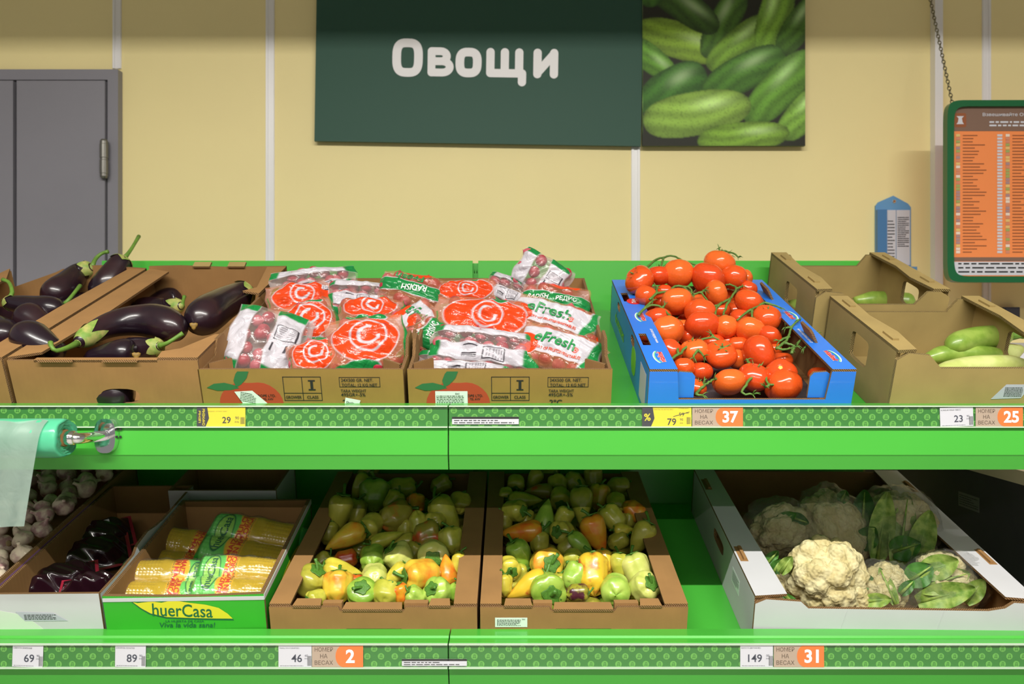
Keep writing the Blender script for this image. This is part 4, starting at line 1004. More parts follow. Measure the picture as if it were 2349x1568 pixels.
# loose fill so the heap has no hollow inside
for v in np.arange(.06, .56, .058):
    for X in np.arange(.30, .56, .058):
        w = tprof(v)-.065
        if w < .03: continue
        e = empty('tomato', UP.M(X+rnd.uniform(-.006, .006), v, w) @ SC(.028), 'ripe red tomato deep inside the heap in the blue crate', 'tomato', 'tomatoes heaped in the blue crate')
        obj('body', TMESH[rnd.randrange(3)], e)
def vine(branches, label, lift=.030, r=.0029):
    mb = MB(); first = None
    for b in branches:
        Q = []
        for x, y in b:
            P = pile(*z4(x, y), UP, tprof); P = P+(CAM-P).normalized()*lift; Q.append(P)
        if first is None: first = Q[0]
        n = max(6, len(Q)*3); C = crom(Q, n)
        C = [c+Vector((rnd.uniform(-1, 1), rnd.uniform(-1, 1), rnd.uniform(-1, 1)))*.0012 for c in C]
        V, F = tube(C, [r*(1.15-.5*i/n) for i in range(n)], 6); mb.add([v-first for v in V], F)
        # little sepals at the end
        p = C[-1]; d = (C[-1]-C[-2]).normalized()
        for k in range(4):
            q = (d+Vector((rnd.uniform(-1, 1), rnd.uniform(-1, 1), rnd.uniform(-1, 1)))*.9).normalized()
            V, F = tube([p-first, p+q*.008+Vector((0, 0, .002))-first, p+q*.015-first], [.0013, .0011, .0003], 5); mb.add(V, F)
    e = empty('tomato_vine', T(*first), label, 'vine', 'tomato vines on the heap')
    mb.build('stalk', [VINE], e, None, True)
vine([[(430,260),(455,200),(500,150),(590,110),(680,100),(740,130),(830,165),(930,195)], [(590,110),(575,160),(570,190)], [(455,200),(420,190)]], 'arched green tomato vine over the rear left of the heap')
vine([[(1055,75),(1070,60),(1110,60),(1170,75),(1218,105)], [(1120,62),(1150,95)], [(1070,60),(1055,40)]], 'short green vine stub on the topmost tomato')
vine([[(480,460),(540,410),(640,390),(690,350),(760,360),(830,415),(900,405),(960,470),(1010,520)], [(690,350),(800,360),(840,420)], [(900,405),(930,380)], [(540,410),(530,370)]], 'long green vine winding between tomatoes mid heap')
vine([[(380,590),(430,540),(500,510),(580,530),(640,590),(700,640)], [(430,540),(470,500),(500,470)], [(580,530),(600,510)], [(640,590),(660,640)]], 'green vine lying over the crate rim and heap edge')
vine([[(1000,530),(1080,490),(1150,450),(1200,370),(1150,335),(1110,345)], [(1080,490),(1030,540),(1030,610)], [(1200,370),(1250,350)], [(1150,450),(1100,560),(1090,590)]], 'forked green vine in the middle of the heap')
vine([[(650,960),(720,920),(800,850),(900,800),(1010,780),(1060,810),(1090,880)], [(860,825),(880,880),(930,940)], [(880,880),(840,940)], [(720,920),(700,840)], [(1010,780),(1000,760)]], 'green vine spread over the front tomatoes')
vine([[(1300,985),(1350,1015),(1400,1020),(1440,1090),(1475,1170),(1530,1160)], [(1440,1090),(1340,1105),(1280,1180),(1250,1240),(1340,1250)], [(1300,985),(1285,960)], [(1475,1170),(1440,1190)]], 'green vine hanging down between the lowest tomatoes')
vine([[(1430,490),(1500,505),(1570,530)], [(1330,545),(1270,580),(1205,640)], [(1330,545),(1335,610)], [(1430,490),(1380,520),(1330,545)]], 'green vine reaching to the crate side wall')
vine([[(860,1250),(900,1200),(930,1140)], [(900,1200),(960,1160),(1010,1130)], [(860,1250),(910,1260)]], 'short loose green vine at the crate front', lift=.02)
vine([[(1535,870),(1600,825),(1640,770),(1665,690),(1740,625)], [(1640,770),(1560,810)], [(1660,910),(1695,850),(1760,780),(1855,750)], [(1760,780),(1800,830),(1860,850)], [(1600,825),(1695,850)], [(1665,690),(1610,700)], [(1860,850),(1920,870)], [(1800,830),(1770,870)], [(1535,870),(1600,880),(1650,870)]], 'bare tomato vine draped over the crate side', lift=.05)

# ---- peppers
def pepper_mesh(k):
    r0 = random.Random(100+k); lob = (3, 4, 3, 4, 3, 5)[k]; pointed = (0, 0, 1, 0, 1, 0)[k]; n = 22; prof = []
    for i in range(n+1):
        t = i/n
        if pointed: r = .30*math.sin(min(1, t/.8)*PI/2)**.85
        else: r = .36*min(1, (t/.28))**.5*(.86+.14*min(1, t/.8))
        if t > .80: r *= math.sqrt(max(0, 1-((t-.80)/.235)**2))
        prof.append((max(r, .004), t))
    prof += [(.10, .955), (.06, .93), (.004, .925)]
    ph0 = r0.uniform(0, 6); amp = (.07, .09, .04, .10, .05, .08)[k]; bx = r0.uniform(-.12, .12)
    def f(ph, i, r, z):
        g_ = abs(math.cos(lob*(ph+ph0)/2))
        q = 1-amp*2.0*(1-g_)**2*(.4+.6*abs(2*z-1))+.05*math.sin(ph+ph0*2)
        zz = z
        if z < .15 and not pointed: zz = z+.05*(1-g_)
        if z > .82 and i <= n: zz = z-.04*(1-g_)
        return r*q, zz
    V, F = lathe(prof, 32, f)
    V = [(x+bx*math.sin(z*PI)*.5+.02*noise.noise(Vector((x*4, y*4, z*4+k*9))), y+.02*noise.noise(Vector((x*4+7, y*4, z*4+k*9))), z-.5) for x, y, z in V]
    return mesh('pepper_body', V, F, [GREEN], smooth=True)
PMESH = [pepper_mesh(k) for k in range(6)]
PST = mat('pepper_stem', srgb(84, 134, 44), .5, noise_amt=.35, noise_scale=30)
def pstem_mesh(k):
    r0 = random.Random(200+k)
    V, F = lathe([(.02, .42), (.13, .485), (.185, .508), (.165, .520), (.09, .505), (.05, .515)], 18, lambda ph, i, r, z: (r*(1+.16*math.cos(5*ph+k)*(i in (1, 2, 3))), z))
    mb = MB().add(V, F); b = r0.uniform(-.16, .16); c = r0.uniform(-.12, .12)
    P = crom([(0, 0, .46), (b*.2, c*.2, .54), (b*.7, c*.7, .62), (b*1.4, c*1.4, .70)], 8)
    V, F = tube(P, [.052, .044, .04, .038, .036, .036, .04, .046], 9); mb.add(V, F)
    return mesh('pepper_stem', mb.V, mb.F, [PST], smooth=True)
PSM = [pstem_mesh(k) for k in range(4)]
c_ = srgb
PC = {'yel': ('yellow', blush_mat('pepper_yellow', c_(208, 196, 70), c_(196, 180, 60), .5, 4)),
      'pale': ('pale cream green', blush_mat('pepper_pale', c_(204, 206, 116), c_(186, 194, 96), .5, 3)),
      'yg': ('yellow-green', blush_mat('pepper_yellow_green', c_(190, 186, 72), c_(168, 170, 58), .5, 3)),
      'ol': ('olive green', blush_mat('pepper_olive', c_(184, 178, 70), c_(164, 160, 58), .5, 3)),  # yellow-green slightly darkened: shade over the back peppers put into the colour
      'gr': ('bright green', blush_mat('pepper_green', c_(154, 184, 72), c_(126, 164, 54), .5, 3)),
      'lg': ('pale green', blush_mat('pepper_light_green', c_(172, 198, 88), c_(146, 182, 70), .5, 3)),
      'or': ('orange', blush_mat('pepper_orange', c_(222, 160, 44), c_(224, 96, 32), .55, 3, soft=.3)),
      'yo': ('yellow-orange', blush_mat('pepper_yellow_orange', c_(220, 188, 62), c_(226, 124, 36), .57, 2.6, soft=.25)),
      'rd': ('red-blushed', blush_mat('pepper_red', c_(206, 120, 40), c_(196, 56, 30), .5, 3, soft=.25)),
      'ob': ('red-blushed olive', blush_mat('pepper_olive_blush', c_(142, 134, 50), c_(186, 84, 38), .60, 2.4, soft=.15)),
      'yr': ('red-streaked yellow', blush_mat('pepper_yellow_red', c_(222, 184, 52), c_(176, 64, 36), .60, 2.6, soft=.14)),
      'pu': ('dark purple stained', blush_mat('pepper_purple', c_(150, 146, 50), c_(76, 34, 44), .50, 3, soft=.12))}
def pprof(v): return .070+.035*min(1, max(0, v)/.4)
def pepper(px, py, L_, Wd, ang, c, col, where, k, prof=pprof, off=0.0, P=None):
    if P is None: P = pile(px, py, LO, prof, off)
    cn, m = PC[col]; sc = (P-CAM).y/FPX*.3177
    ln, wd = L_*sc*1.08, Wd*sc*1.14
    lo = math.cos(RAD(c)); 
    z = aim(P, ang, c); spin = rnd.uniform(0, 360)
    asp = ln/max(wd, .001); kk = k % 6
    kk = (2, 4)[k % 2] if asp > 1.45 else (0, 1, 3, 5)[k % 4]
    base = .60 if kk in (2, 4) else .72
    M = zmat(P, z, spin) @ SC(wd/base, wd/base, ln)
    view = 'stalk outward' if c > 40 else ('tip outward' if c < -45 else 'on its side')
    vv = (P-LO.O).dot(LO.v); row = 'front' if vv < .13 else ('middle' if vv < .32 else 'shaded back')
    lab = '%s pepper %s, %s of the carton %s' % (cn, view, row, where)
    e = empty('pepper', M, lab, 'pepper', 'peppers in the carton '+where)
    o = obj('body', PMESH[kk], e); o.material_slots[0].link = 'OBJECT'; o.material_slots[0].material = m
    if c > -45: obj('stem', PSM[k % 4], e)
P1 = [(350,820,230,190,60,40,'ol'),(590,740,270,140,170,0,'yel'),(555,865,220,195,90,-10,'yo'),(400,925,150,110,200,30,'yg'),(720,910,180,190,90,62,'gr'),(810,795,180,170,90,-70,'pale'),
 (680,840,130,110,90,0,'rd'),(895,920,170,180,80,-30,'yg'),(1005,915,150,110,110,20,'or'),(1170,780,280,200,185,25,'yo'),(955,780,210,115,40,-10,'yel'),(990,660,190,190,130,20,'pale'),
 (1235,640,200,210,-90,75,'pale'),(1345,740,210,125,280,0,'or'),(1120,930,150,120,150,20,'lg'),(1275,910,170,180,150,50,'lg'),(1415,720,190,90,80,0,'yel'),(1420,910,140,110,90,10,'gr'),
 (800,660,180,170,90,-60,'gr'),(600,510,290,150,30,-10,'yo'),(560,350,290,150,80,10,'ol'),(680,330,190,130,80,0,'ol'),(710,150,210,120,60,0,'yg'),(810,205,220,200,90,-10,'gr'),(1000,150,210,140,0,0,'yg'),
 (1110,270,140,120,90,-20,'or'),(950,250,160,120,60,0,'yg'),(955,355,240,200,30,-30,'ob'),(800,410,200,150,230,45,'ol'),(910,510,230,100,200,0,'yg'),(1130,400,170,120,-80,0,'yg'),(1260,390,160,120,200,60,'ol'),
 (1340,340,270,170,130,0,'yg'),(1430,270,150,140,90,-30,'ol'),(1190,500,200,200,20,0,'ob'),(1370,540,190,160,100,-10,'yg'),(1000,545,210,110,10,0,'ol'),(1040,455,150,110,90,0,'ol'),(600,660,170,120,10,0,'rd'),
 (1090,630,160,120,60,0,'ol'),(760,50,180,120,60,0,'ol'),(480,470,160,120,80,0,'ol'),(1290,130,150,120,30,0,'ol'),(430,680,150,110,40,0,'ol')]
P2 = [(890,780,290,200,90,-20,'yr'),(545,700,200,210,0,70,'yo'),(400,860,300,150,30,0,'yr'),(560,890,190,240,-60,65,'gr'),(360,650,230,150,120,10,'gr'),(272,722,170,150,-60,60,'yel'),(240,860,150,120,90,0,'yel'),
 (740,790,190,150,60,-20,'lg'),(765,910,160,115,0,0,'pu'),(1045,890,190,200,90,-70,'lg'),(1245,870,190,190,30,48,'pale'),(1210,750,240,190,110,0,'pale'),(1070,730,200,130,90,0,'yg'),(740,670,160,150,250,60,'yg'),
 (810,590,260,110,130,0,'gr'),(910,490,270,170,110,0,'or'),(360,465,290,140,5,0,'or'),(305,320,190,140,0,42,'yg'),(395,240,230,110,180,0,'yg'),(540,370,260,140,-100,0,'gr'),(490,550,160,130,90,0,'ol'),
 (670,470,160,150,180,55,'ol'),(800,290,270,150,90,-10,'yg'),(930,220,180,130,80,0,'yo'),(1050,260,170,130,-90,45,'yg'),(650,220,150,140,-90,50,'yg'),(630,130,130,130,90,-30,'yg'),(750,110,160,130,-60,0,'ol'),
 (890,90,160,120,90,0,'ol'),(1060,140,150,130,0,-20,'ol'),(1170,310,160,130,-40,0,'or'),(1030,380,210,150,130,0,'yg'),(1110,450,140,90,180,0,'yel'),(1220,520,260,150,60,0,'ol'),(320,120,130,120,-90,50,'yg'),
 (450,100,170,100,60,0,'yg'),(250,200,110,100,-90,50,'yg'),(490,180,200,100,0,0,'ob'),(670,370,150,120,60,10,'yg'),(400,380,130,110,90,0,'ol'),(1060,530,150,120,30,0,'ol'),(240,400,130,110,90,0,'ol'),
 (700,580,170,130,40,0,'ol'),(1140,390,120,90,90,0,'ol'),(1150,215,140,100,0,0,'ol'),(560,60,150,110,20,0,'ol'),(640,850,150,130,80,0,'yg'),(330,770,160,130,20,0,'yg'),(960,700,180,150,90,-20,'yo'),(950,380,150,110,60,0,'ol'),(1330,700,150,110,80,0,'yg')]
WH1, WH2 = 'beside the sweetcorn', 'with the front sticker'
LOWER = {'1': {6, 21, 36, 37, 38, 39, 40, 41, 42, 43}, '2': {20, 39, 40, 41, 42, 43, 44, 45, 46, 47, 49, 50}}
for i, (x, y, L_, Wd, a, c, col) in enumerate(P1):
    pepper(600+x*.3177, 1070+y*.3177, L_, Wd, a, c, col, WH1, i, off=-.022 if i in LOWER['1'] else 0)
for i, (x, y, L_, Wd, a, c, col) in enumerate(P2):
    pepper(1080+x*.3176, 1070+y*.3176, L_, Wd, a, c, col, WH2, i+3, off=-.022 if i in LOWER['2'] else 0)
for X0, wh in ((-.262, WH1), (.136, WH2)):
    for v in np.arange(.05, .60, .075):
        for dx in np.arange(-.12, .13, .062):
            P = LO.O+Vector((X0+dx+rnd.uniform(-.008, .008), 0, 0))+LO.v*(v+rnd.uniform(-.012, .012))+LO.n*.030
            cn, m = PC[rnd.choice(('ol', 'yg', 'ol', 'gr'))]
            M = zmat(P, Vector((rnd.uniform(-1, 1), rnd.uniform(-1, 1), rnd.uniform(-.2, .2)))) @ SC(.066, .066, .085)
            e = empty('pepper', M, '%s pepper at the carton bottom %s' % (cn, wh), 'pepper', 'peppers in the carton '+wh)
            o = obj('body', PMESH[(0, 1, 3, 5)[rnd.randrange(4)]], e); o.material_slots[0].link = 'OBJECT'; o.material_slots[0].material = m
            obj('stem', PSM[rnd.randrange(4)], e)

# ---- courgettes
CG = blush_mat('courgette_skin', srgb(146, 172, 76), srgb(120, 152, 56), .5, 30, rough=.35)
CGP = blush_mat('courgette_pale_skin', srgb(200, 208, 132), srgb(182, 194, 108), .5, 30, rough=.38)
def courgette(pts, r, label, m, mk=True):
    P = [on(x, y, UP, w) for x, y, w in pts]; C = crom(P, 20); o0 = C[10]; C = [c-o0 for c in C]; R = []
    for i in range(20):
        t = i/19; q = min(1, .45+t*2.2)*(1 if t < .82 else math.sqrt(max(0, 1-((t-.82)/.185)**2))); R.append(max(.03, q)*r)
    e = empty('courgette', T(*o0), label, 'courgette', 'pale green courgettes')
    V, F = tube(C, R, 24); obj('body', mesh('body', V, F, [m], smooth=True), e)
    if mk:
        d = (C[0]-C[1]).normalized()
        V, F = tube([C[0]-d*.004, C[0]+d*.004, C[0]+d*.020, C[0]+d*.026], [R[0]*1.08, R[0]*.85, R[0]*.60, R[0]*.75], 10)
        obj('stem', mesh('stem', V, F, [STEM], smooth=False), e)
    return e
courgette([(2318,770,.085),(2290,772,.083),(2230,778,.08),(2175,795,.075)], .026, 'mid green courgette with its cut stem end lying on the others', CG)
courgette([(2120,822,.05),(2170,812,.055),(2240,812,.055),(2310,818,.05)], .020, 'darker green courgette lying under the stemmed one', CG, False)
courgette([(2380,842,.055),(2300,838,.06),(2220,842,.058),(2140,862,.05)], .024, 'very pale courgette at the carton front', CGP, False)
courgette([(2340,800,.045),(2300,812,.04),(2240,820,.035),(2200,830,.03)], .024, 'pale courgette at the bottom of the pile', CGP, False)
courgette([(1960,690,.045),(2010,688,.045),(2060,690,.045),(2100,694,.045)], .024, 'pale green courgette lying in the rear carton', CG, False)
courgette([(1800,700,.04),(1830,706,.045),(1870,715,.045),(1900,730,.04)], .022, 'green courgette by the side hole of the rear carton', CG, False)

# ---- garlic
GAR = [blush_mat('garlic_skin', srgb(216, 200, 176), srgb(180, 150, 140), .55, 1.2, rough=.6), blush_mat('garlic_skin_rosy', srgb(206, 186, 168), srgb(160, 122, 122), .5, 1.4, rough=.6)]
def garlic_mesh(k):
    n = (8, 9, 7)[k]
    prof = [(.01, -.62), (.25, -.68), (.62, -.60), (.92, -.30), (1.0, 0), (.92, .30), (.66, .56), (.38, .78), (.20, 1.0), (.16, 1.25), (.17, 1.45), (.02, 1.46)]
    V, F = lathe(prof, 36, lambda ph, i, r, z: (r*(1+(.07 if 1 < i < 8 else .02)*abs(math.cos(n*ph/2+k))-.05), z))
    V = [(x+.08*max(0, z-.5)*k, y, z) for x, y, z in V]
    return mesh('garlic_bulb', V, F, [GAR[0]], smooth=True)
GM = [garlic_mesh(k) for k in range(3)]
groot = mesh('root', *lathe([(.28, -.60), (.30, -.70), (.22, -.74), (.02, -.73)], 12), [mat('garlic_root', srgb(150, 128, 92), .8)], smooth=True)
for j, v in enumerate(np.arange(.035, .60, .043)):
    for i, X in enumerate(np.arange(-1.265, -.99, .046)):
        P = LO.O+Vector((X+.02*(j % 2)+rnd.uniform(-.006, .006)+v*.012, 0, 0))+LO.v*(v+rnd.uniform(-.006, .006))+LO.n*(.10+.045*min(1, v/.3)+rnd.uniform(-.008, .012))
        if P.x > -.992+v*.012: continue
        gk = rnd.randrange(2)
        e = empty('garlic_bulb', zmat(P, Vector((rnd.uniform(-1, 1), rnd.uniform(-1, .6), rnd.uniform(-.2, 1))), rnd.uniform(0, 360)) @ SC(rnd.uniform(.020, .0235)), '%s garlic bulb %s of the brown carton' % (('white', 'rosy-skinned')[gk], ('at the front', 'in the middle', 'at the shaded back')[min(2, int(v/.2))]), 'garlic', 'garlic bulbs in the carton')
        o = obj('bulb', GM[rnd.randrange(3)], e); o.material_slots[0].link = 'OBJECT'; o.material_slots[0].material = GAR[gk]
        obj('root', groot, e)

# ---- plastic bags: a pillow with print (colour and opacity) on fine grid
RADM = [mat('radish_red', srgb(176, 44, 62), .35, noise_amt=.25, noise_scale=25), mat('radish_pink', srgb(196, 92, 104), .4, noise_amt=.3, noise_scale=25)]
rad_mesh = mesh('radish_ball', *lathe([(.02, -1.25), (.06, -1.1), (.35, -.92), (.75, -.62), (.98, -.15), (1, .2), (.85, .6), (.5, .88), (.15, .95), (.02, .94)], 14), [RADM[0]], smooth=True)
FILM = film_mat('radish_bag_film', bump=.7, bscale=42)
C_OR = np.array(srgb(208, 62, 18)); C_WH = np.array(srgb(188, 184, 192)); C_GR = np.array(srgb(22, 124, 60)); C_HAZE = np.array(srgb(204, 128, 92)); C_GREY = np.array(srgb(206, 190, 188)); C_BK = np.array(srgb(60, 56, 62))
def sm(x, e=.02): return np.clip(.5-x/(2*e), 0, 1)
def paint(C, A, m, col, al=1.0):
    C[:] = C*(1-m[..., None])+col*m[..., None]; A[:] = A*(1-m)+al*m
def print_c(U, V, C, A, asp):
    C[:] = C_HAZE; A[:] = .42
    x = U*asp; y = V
    d = np.sqrt((U/.80)**2+((V-.05)/.82)**2)-.98+.12*np.exp(-(x/.2)**2)*(y > 0)+.05*np.sin(3*U+2*V)
    paint(C, A, sm(d-.035), C_WH); paint(C, A, sm(d), C_OR)
    r = np.sqrt((x-.05)**2+(y-.12)**2); th = np.arctan2(y-.12, x-.05)
    paint(C, A, sm(np.abs(r-.55)-.030), C_WH)
    gap = (np.abs(th-.6) < .5)
    paint(C, A, sm(np.abs(r-.30)-.052)*(~gap), C_WH)
    lf = ((x+.25)/.5)**2+((y+.88+.1*x)/.14)**2-1
    paint(C, A, sm(lf-.25, .1), C_WH); paint(C, A, sm(lf, .1), C_GR)
    paint(C, A, sm(V+.86+.12*np.sin(U*3)), C_GR); paint(C, A, sm(.88-U+.1*V), C_GR)
    lf = ((x-.45)/.3)**2+((y-.92+.2*x)/.14)**2-1
    paint(C, A, sm(lf-.3, .1), C_WH); paint(C, A, sm(lf, .1), C_GR)
    paint(C, A, sm(np.abs(np.abs(U)-.93)-.02)*(np.abs(V) < .3), C_GR)
def print_w(U, V, C, A, asp):
    C[:] = C_GREY; A[:] = .16
    pan = np.maximum(sm(np.abs(V+.42)-.36+.03*np.sin(U*5)), sm(np.abs(V-.72)-.24+.03*np.sin(U*4)))
    paint(C, A, pan, C_WH)
    paint(C, A, pan*sm(.72-U), C_GR); paint(C, A, pan*sm(U+.80), C_GR)
    bc = pan*(np.abs(U+.25) < .13)*(np.abs(V+.42) < .28)*(np.sin(V*60+8*np.sin(V*9)) > -.1); paint(C, A, bc*1.0, C_BK)
    tb = (np.abs(np.abs(U-.18)-.20) < .012)*(np.abs(V+.42) < .26)+(np.abs(U-.18) < .2)*(np.abs(np.abs(V+.42)-.26) < .02); paint(C, A, np.clip(tb*1., 0, 1)*pan, C_BK)
    tx = (np.abs(U-.18) < .16)*(np.abs(V+.42) < .22)*(np.sin(U*120) > .1)*(np.sin(V*23+9*U) > -.4); paint(C, A, tx*.6*pan, C_BK)
def print_f(U, V, C, A, asp):
    C[:] = C_HAZE; A[:] = .38
    paint(C, A, sm(np.abs(V-.1)-.62), C_WH)
    paint(C, A, sm(.66-U+.15*V), C_WH); paint(C, A, sm(.70-U+.15*V), C_GR); paint(C, A, sm(.96-U), C_GREY, .25)
    d = ((U+.95)/.45)**2+((V+.25)/.6)**2-1; paint(C, A, sm(d-.08, .05), C_WH); paint(C, A, sm(d, .05), C_OR)
    # little apple mark
    ap = ((U*asp-.38*asp)/.13)**2+((V-.02)/.13)**2-1; paint(C, A, sm(ap, .1), C_OR); paint(C, A, sm(np.abs(np.sqrt(np.clip(ap+1, 0, 9))-.5)-.13, .06), C_WH)
def print_g(U, V, C, A, asp):
    C[:] = C_HAZE*.95; A[:] = .32
    paint(C, A, sm(np.abs(V+.05+.12*np.sin(U*2.2))-.36), C_WH); paint(C, A, sm(np.abs(V+.05+.12*np.sin(U*2.2))-.32), C_GR)
    d = ((U-.2)/.5)**2+((V-.95)/.35)**2-1; paint(C, A, sm(d, .06), C_OR)
PRN = {'c': print_c, 'w': print_w, 'f': print_f, 'g': print_g}
def radish_bag(cx, cy, wpx, hpx, rot, kind, label, D=UP, w=.12, face=.55, seed=0, prof=None, thick=.024, texts=(), off=(440, 580), mirror=False, lift=0.0):
    px, py = off[0]+cx*.2384, off[1]+cy*.2384
    P = pile(px, py, D, prof or (lambda v: w)); sc = (P-CAM).y/FPX*.2384
    W_, H_ = wpx*sc*1.2, hpx*sc*1.4
    r, u, f = viewaxes(P); n = (D.n*(1-face)+f*face).normalized()
    a = RAD(rot); x = r*math.cos(a)+u*math.sin(a); x = (x-n*x.dot(n)).normalized(); y = n.cross(x)
    e = empty('radish_bag', basis(P-n*thick*.4, x, y, n), label, 'bag', 'bags of radishes in the cartons')
    nx, ny = 84, 84; R = np.random.RandomState(seed+7); us = np.linspace(-1, 1, nx); vs_ = np.linspace(-1, 1, ny); U, V = np.meshgrid(us, vs_)
    asp = W_/H_
    dome = np.clip(1-np.abs(U)**2.6, 0, 1)**.55*np.clip(1-np.abs(V)**2.6, 0, 1)**.55
    balls = []; nbx, nby = max(2, int(W_/.028)), max(2, int(H_/.028))
    lump = np.zeros_like(U)
    for i in range(nbx):
        for j in range(nby):
            bu = -1+2*(i+.5)/nbx+R.uniform(-.12, .12); bv = -1+2*(j+.5)/nby+R.uniform(-.12, .12)
            if max(abs(bu), abs(bv)) > .84: continue
            balls.append((bu, bv)); lump += np.exp(-(((U-bu)*W_/2/.013)**2+((V-bv)*H_/2/.013)**2))*R.uniform(.7, 1.1)
    ph = R.uniform(0, 6, 6)
    wr = .5*np.sin(U*(9+3*R.rand())+V*5+ph[0]+2*np.sin(V*3+ph[1]))+.5*np.sin(V*11+U*4+ph[2]+2*np.sin(U*4+ph[3]))
    Z = thick*dome*.72+.0085*np.clip(lump, 0, 1.1)*np.clip(dome*2, 0, 1)+(.0016*wr+.0030*(np.abs(np.sin(U*6+V*9+ph[1]+1.5*np.sin(V*4+ph[2])))**.5-.7)*np.abs(np.sin(V*5-U*4+ph[0])))*(.25+dome)
    X_ = U*W_/2*(1-.05*np.abs(V)**2+.02*np.sin(V*7+ph[4])); Y_ = V*H_/2*(1-.05*np.abs(U)**2+.025*np.sin(U*6+ph[5]))
    Zb = -thick*.75*dome-.004*np.clip(lump, 0, 1)*dome
    C = np.zeros((ny, nx, 3)); A = np.zeros((ny, nx)); PRN[kind](-U if mirror else U, V, C, A, asp)
    Vt = np.stack([X_, Y_, Z], -1).reshape(-1, 3); Vb = np.stack([X_, Y_, Zb], -1)[::3, ::3]; nbx_, nby_ = Vb.shape[1], Vb.shape[0]
    idx = np.arange(nx*ny).reshape(ny, nx)
    Fq = np.stack([idx[:-1, :-1], idx[:-1, 1:], idx[1:, 1:], idx[1:, :-1]], -1).reshape(-1, 4)
    ib = np.arange(nbx_*nby_).reshape(nby_, nbx_)+nx*ny
    Fb = np.stack([ib[:-1, :-1], ib[1:, :-1], ib[1:, 1:], ib[:-1, 1:]], -1).reshape(-1, 4)
    me = bpy.data.meshes.new('bag_film'); VV = np.concatenate([Vt, Vb.reshape(-1, 3)]); FF = np.concatenate([Fq, Fb])
    me.from_pydata(VV.tolist(), [], FF.tolist()); me.materials.append(FILM); me.polygons.foreach_set('use_smooth', np.ones(len(FF), dtype=bool))
    ca = me.color_attributes.new('Col', 'FLOAT_COLOR', 'POINT')
    CA = np.ones((len(VV), 4)); CA[:nx*ny, :3] = C.reshape(-1, 3); CA[:nx*ny, 3] = A.ravel(); CA[nx*ny:, :3] = C_GREY; CA[nx*ny:, 3] = .5
    ca.data.foreach_set('color', CA.ravel()); me.update()
    obj('film', me, e)
    for k, (bu, bv) in enumerate(balls):
        j = int((bv+1)/2*(ny-1)); i = int((bu+1)/2*(nx-1))
        o = obj('radish', rad_mesh, e, T(X_[j, i], Y_[j, i], Z[j, i]-.0185) @ RX(R.uniform(0, 360)) @ RZ(R.uniform(0, 360)) @ SC(.0140))
        o.material_slots[0].link = 'OBJECT'; o.material_slots[0].material = RADM[k % 2]
    def surf(uu, vv):
        i = (uu+1)/2*(nx-1); j = (vv+1)/2*(ny-1); i0 = int(min(max(i, 0), nx-2)); j0 = int(min(max(j, 0), ny-2)); fi, fj = i-i0, j-j0
        L_ = lambda G: (G[j0, i0]*(1-fi)+G[j0, i0+1]*fi)*(1-fj)+(G[j0+1, i0]*(1-fi)+G[j0+1, i0+1]*fi)*fj
        return (L_(X_), L_(Y_), L_(Z)+.0020)
    for s, tu, tv, tw, th, rr, m in texts:
        aa = RAD(rr)
        fn = lambda x_, y_: surf(tu+(x_*math.cos(aa)-y_*math.sin(aa))/(W_/2), tv+(x_*math.sin(aa)+y_*math.cos(aa))/(H_/2))
        lettering(s, tw*W_/2, th*H_/2, m, e, T(0, 0, 0), bold=.02, shear=.1, name='lettering', fn=fn)
    return e
TG = mat('bag_green_ink', srgb(26, 128, 64), .4); TO = mat('bag_orange_ink', srgb(220, 72, 26), .4); TW = mat('bag_white_ink', srgb(225, 232, 226), .4)
FR = [('eFresh', -.15, .22, 1.0, .55, 0, TG), ('EXPERT OF FRUITS&VEGETABLES', -.05, -.30, 1.2, .13, 0, TO)]
def rp(v): return .070+.16*max(0, min(v, .5))
o1, o2 = (440, 580), (900, 580)
CA_, CB_ = 'in the aubergine-side carton', 'in the tomato-side carton'
# back layers first
radish_bag(1380, 600, 520, 420, 15, 'g', 'half buried clear radish bag with a green band '+CA_, prof=lambda v: rp(v)-.03, seed=1, off=o1)
radish_bag(1180, 285, 700, 250, 6, 'w', 'white-backed radish bag with a barcode at the back '+CA_, prof=lambda v: rp(v)+.015, seed=2, off=o1, face=.6)
radish_bag(1600, 400, 480, 250, -8, 'w', 'green and white radish bag under the others at the back '+CA_, prof=lambda v: rp(v), seed=3, off=o1)
radish_bag(2110, 345, 520, 280, -14, 'g', 'radish bag with upside-down green RADISH band '+CA_, prof=lambda v: rp(v)+.01, seed=4, off=o1, texts=[('RADISH', .1, -.07, .8, .3, 180, TW), ('Fresh', -.1, .5, .9, .36, 180, TG)])
radish_bag(1060, 430, 560, 290, 10, 'c', 'orange radish bag with a white ring lying mid pile '+CA_, prof=lambda v: rp(v), seed=5, off=o1)
radish_bag(1730, 545, 540, 270, -4, 'c', 'orange radish bag with its ring folded away '+CA_, prof=lambda v: rp(v), seed=6, off=o1, face=.35)
radish_bag(2130, 660, 320, 400, -60, 'f', 'white and green radish bag squeezed at the carton side '+CA_, prof=lambda v: rp(v)-.005, seed=7, off=o1, texts=FR[:1])
radish_bag(1130, 660, 470, 360, 20, 'c', 'orange radish bag above a green edge, beside the white one '+CA_, prof=lambda v: rp(v), seed=8, off=o1)
radish_bag(1190, 990, 430, 300, 18, 'c', 'orange radish bag at the front wall '+CA_, prof=lambda v: rp(v)-.008, seed=9, off=o1)
radish_bag(730, 830, 620, 560, 76, 'w', 'white radish bag with nutrition table standing on end '+CA_, prof=lambda v: rp(v)+.005, seed=10, off=o1, thick=.026)
radish_bag(1690, 850, 660, 440, 10, 'c', 'large orange radish bag with a white letter ring facing out '+CA_, prof=lambda v: rp(v)+.008, seed=11, off=o1, thick=.028)
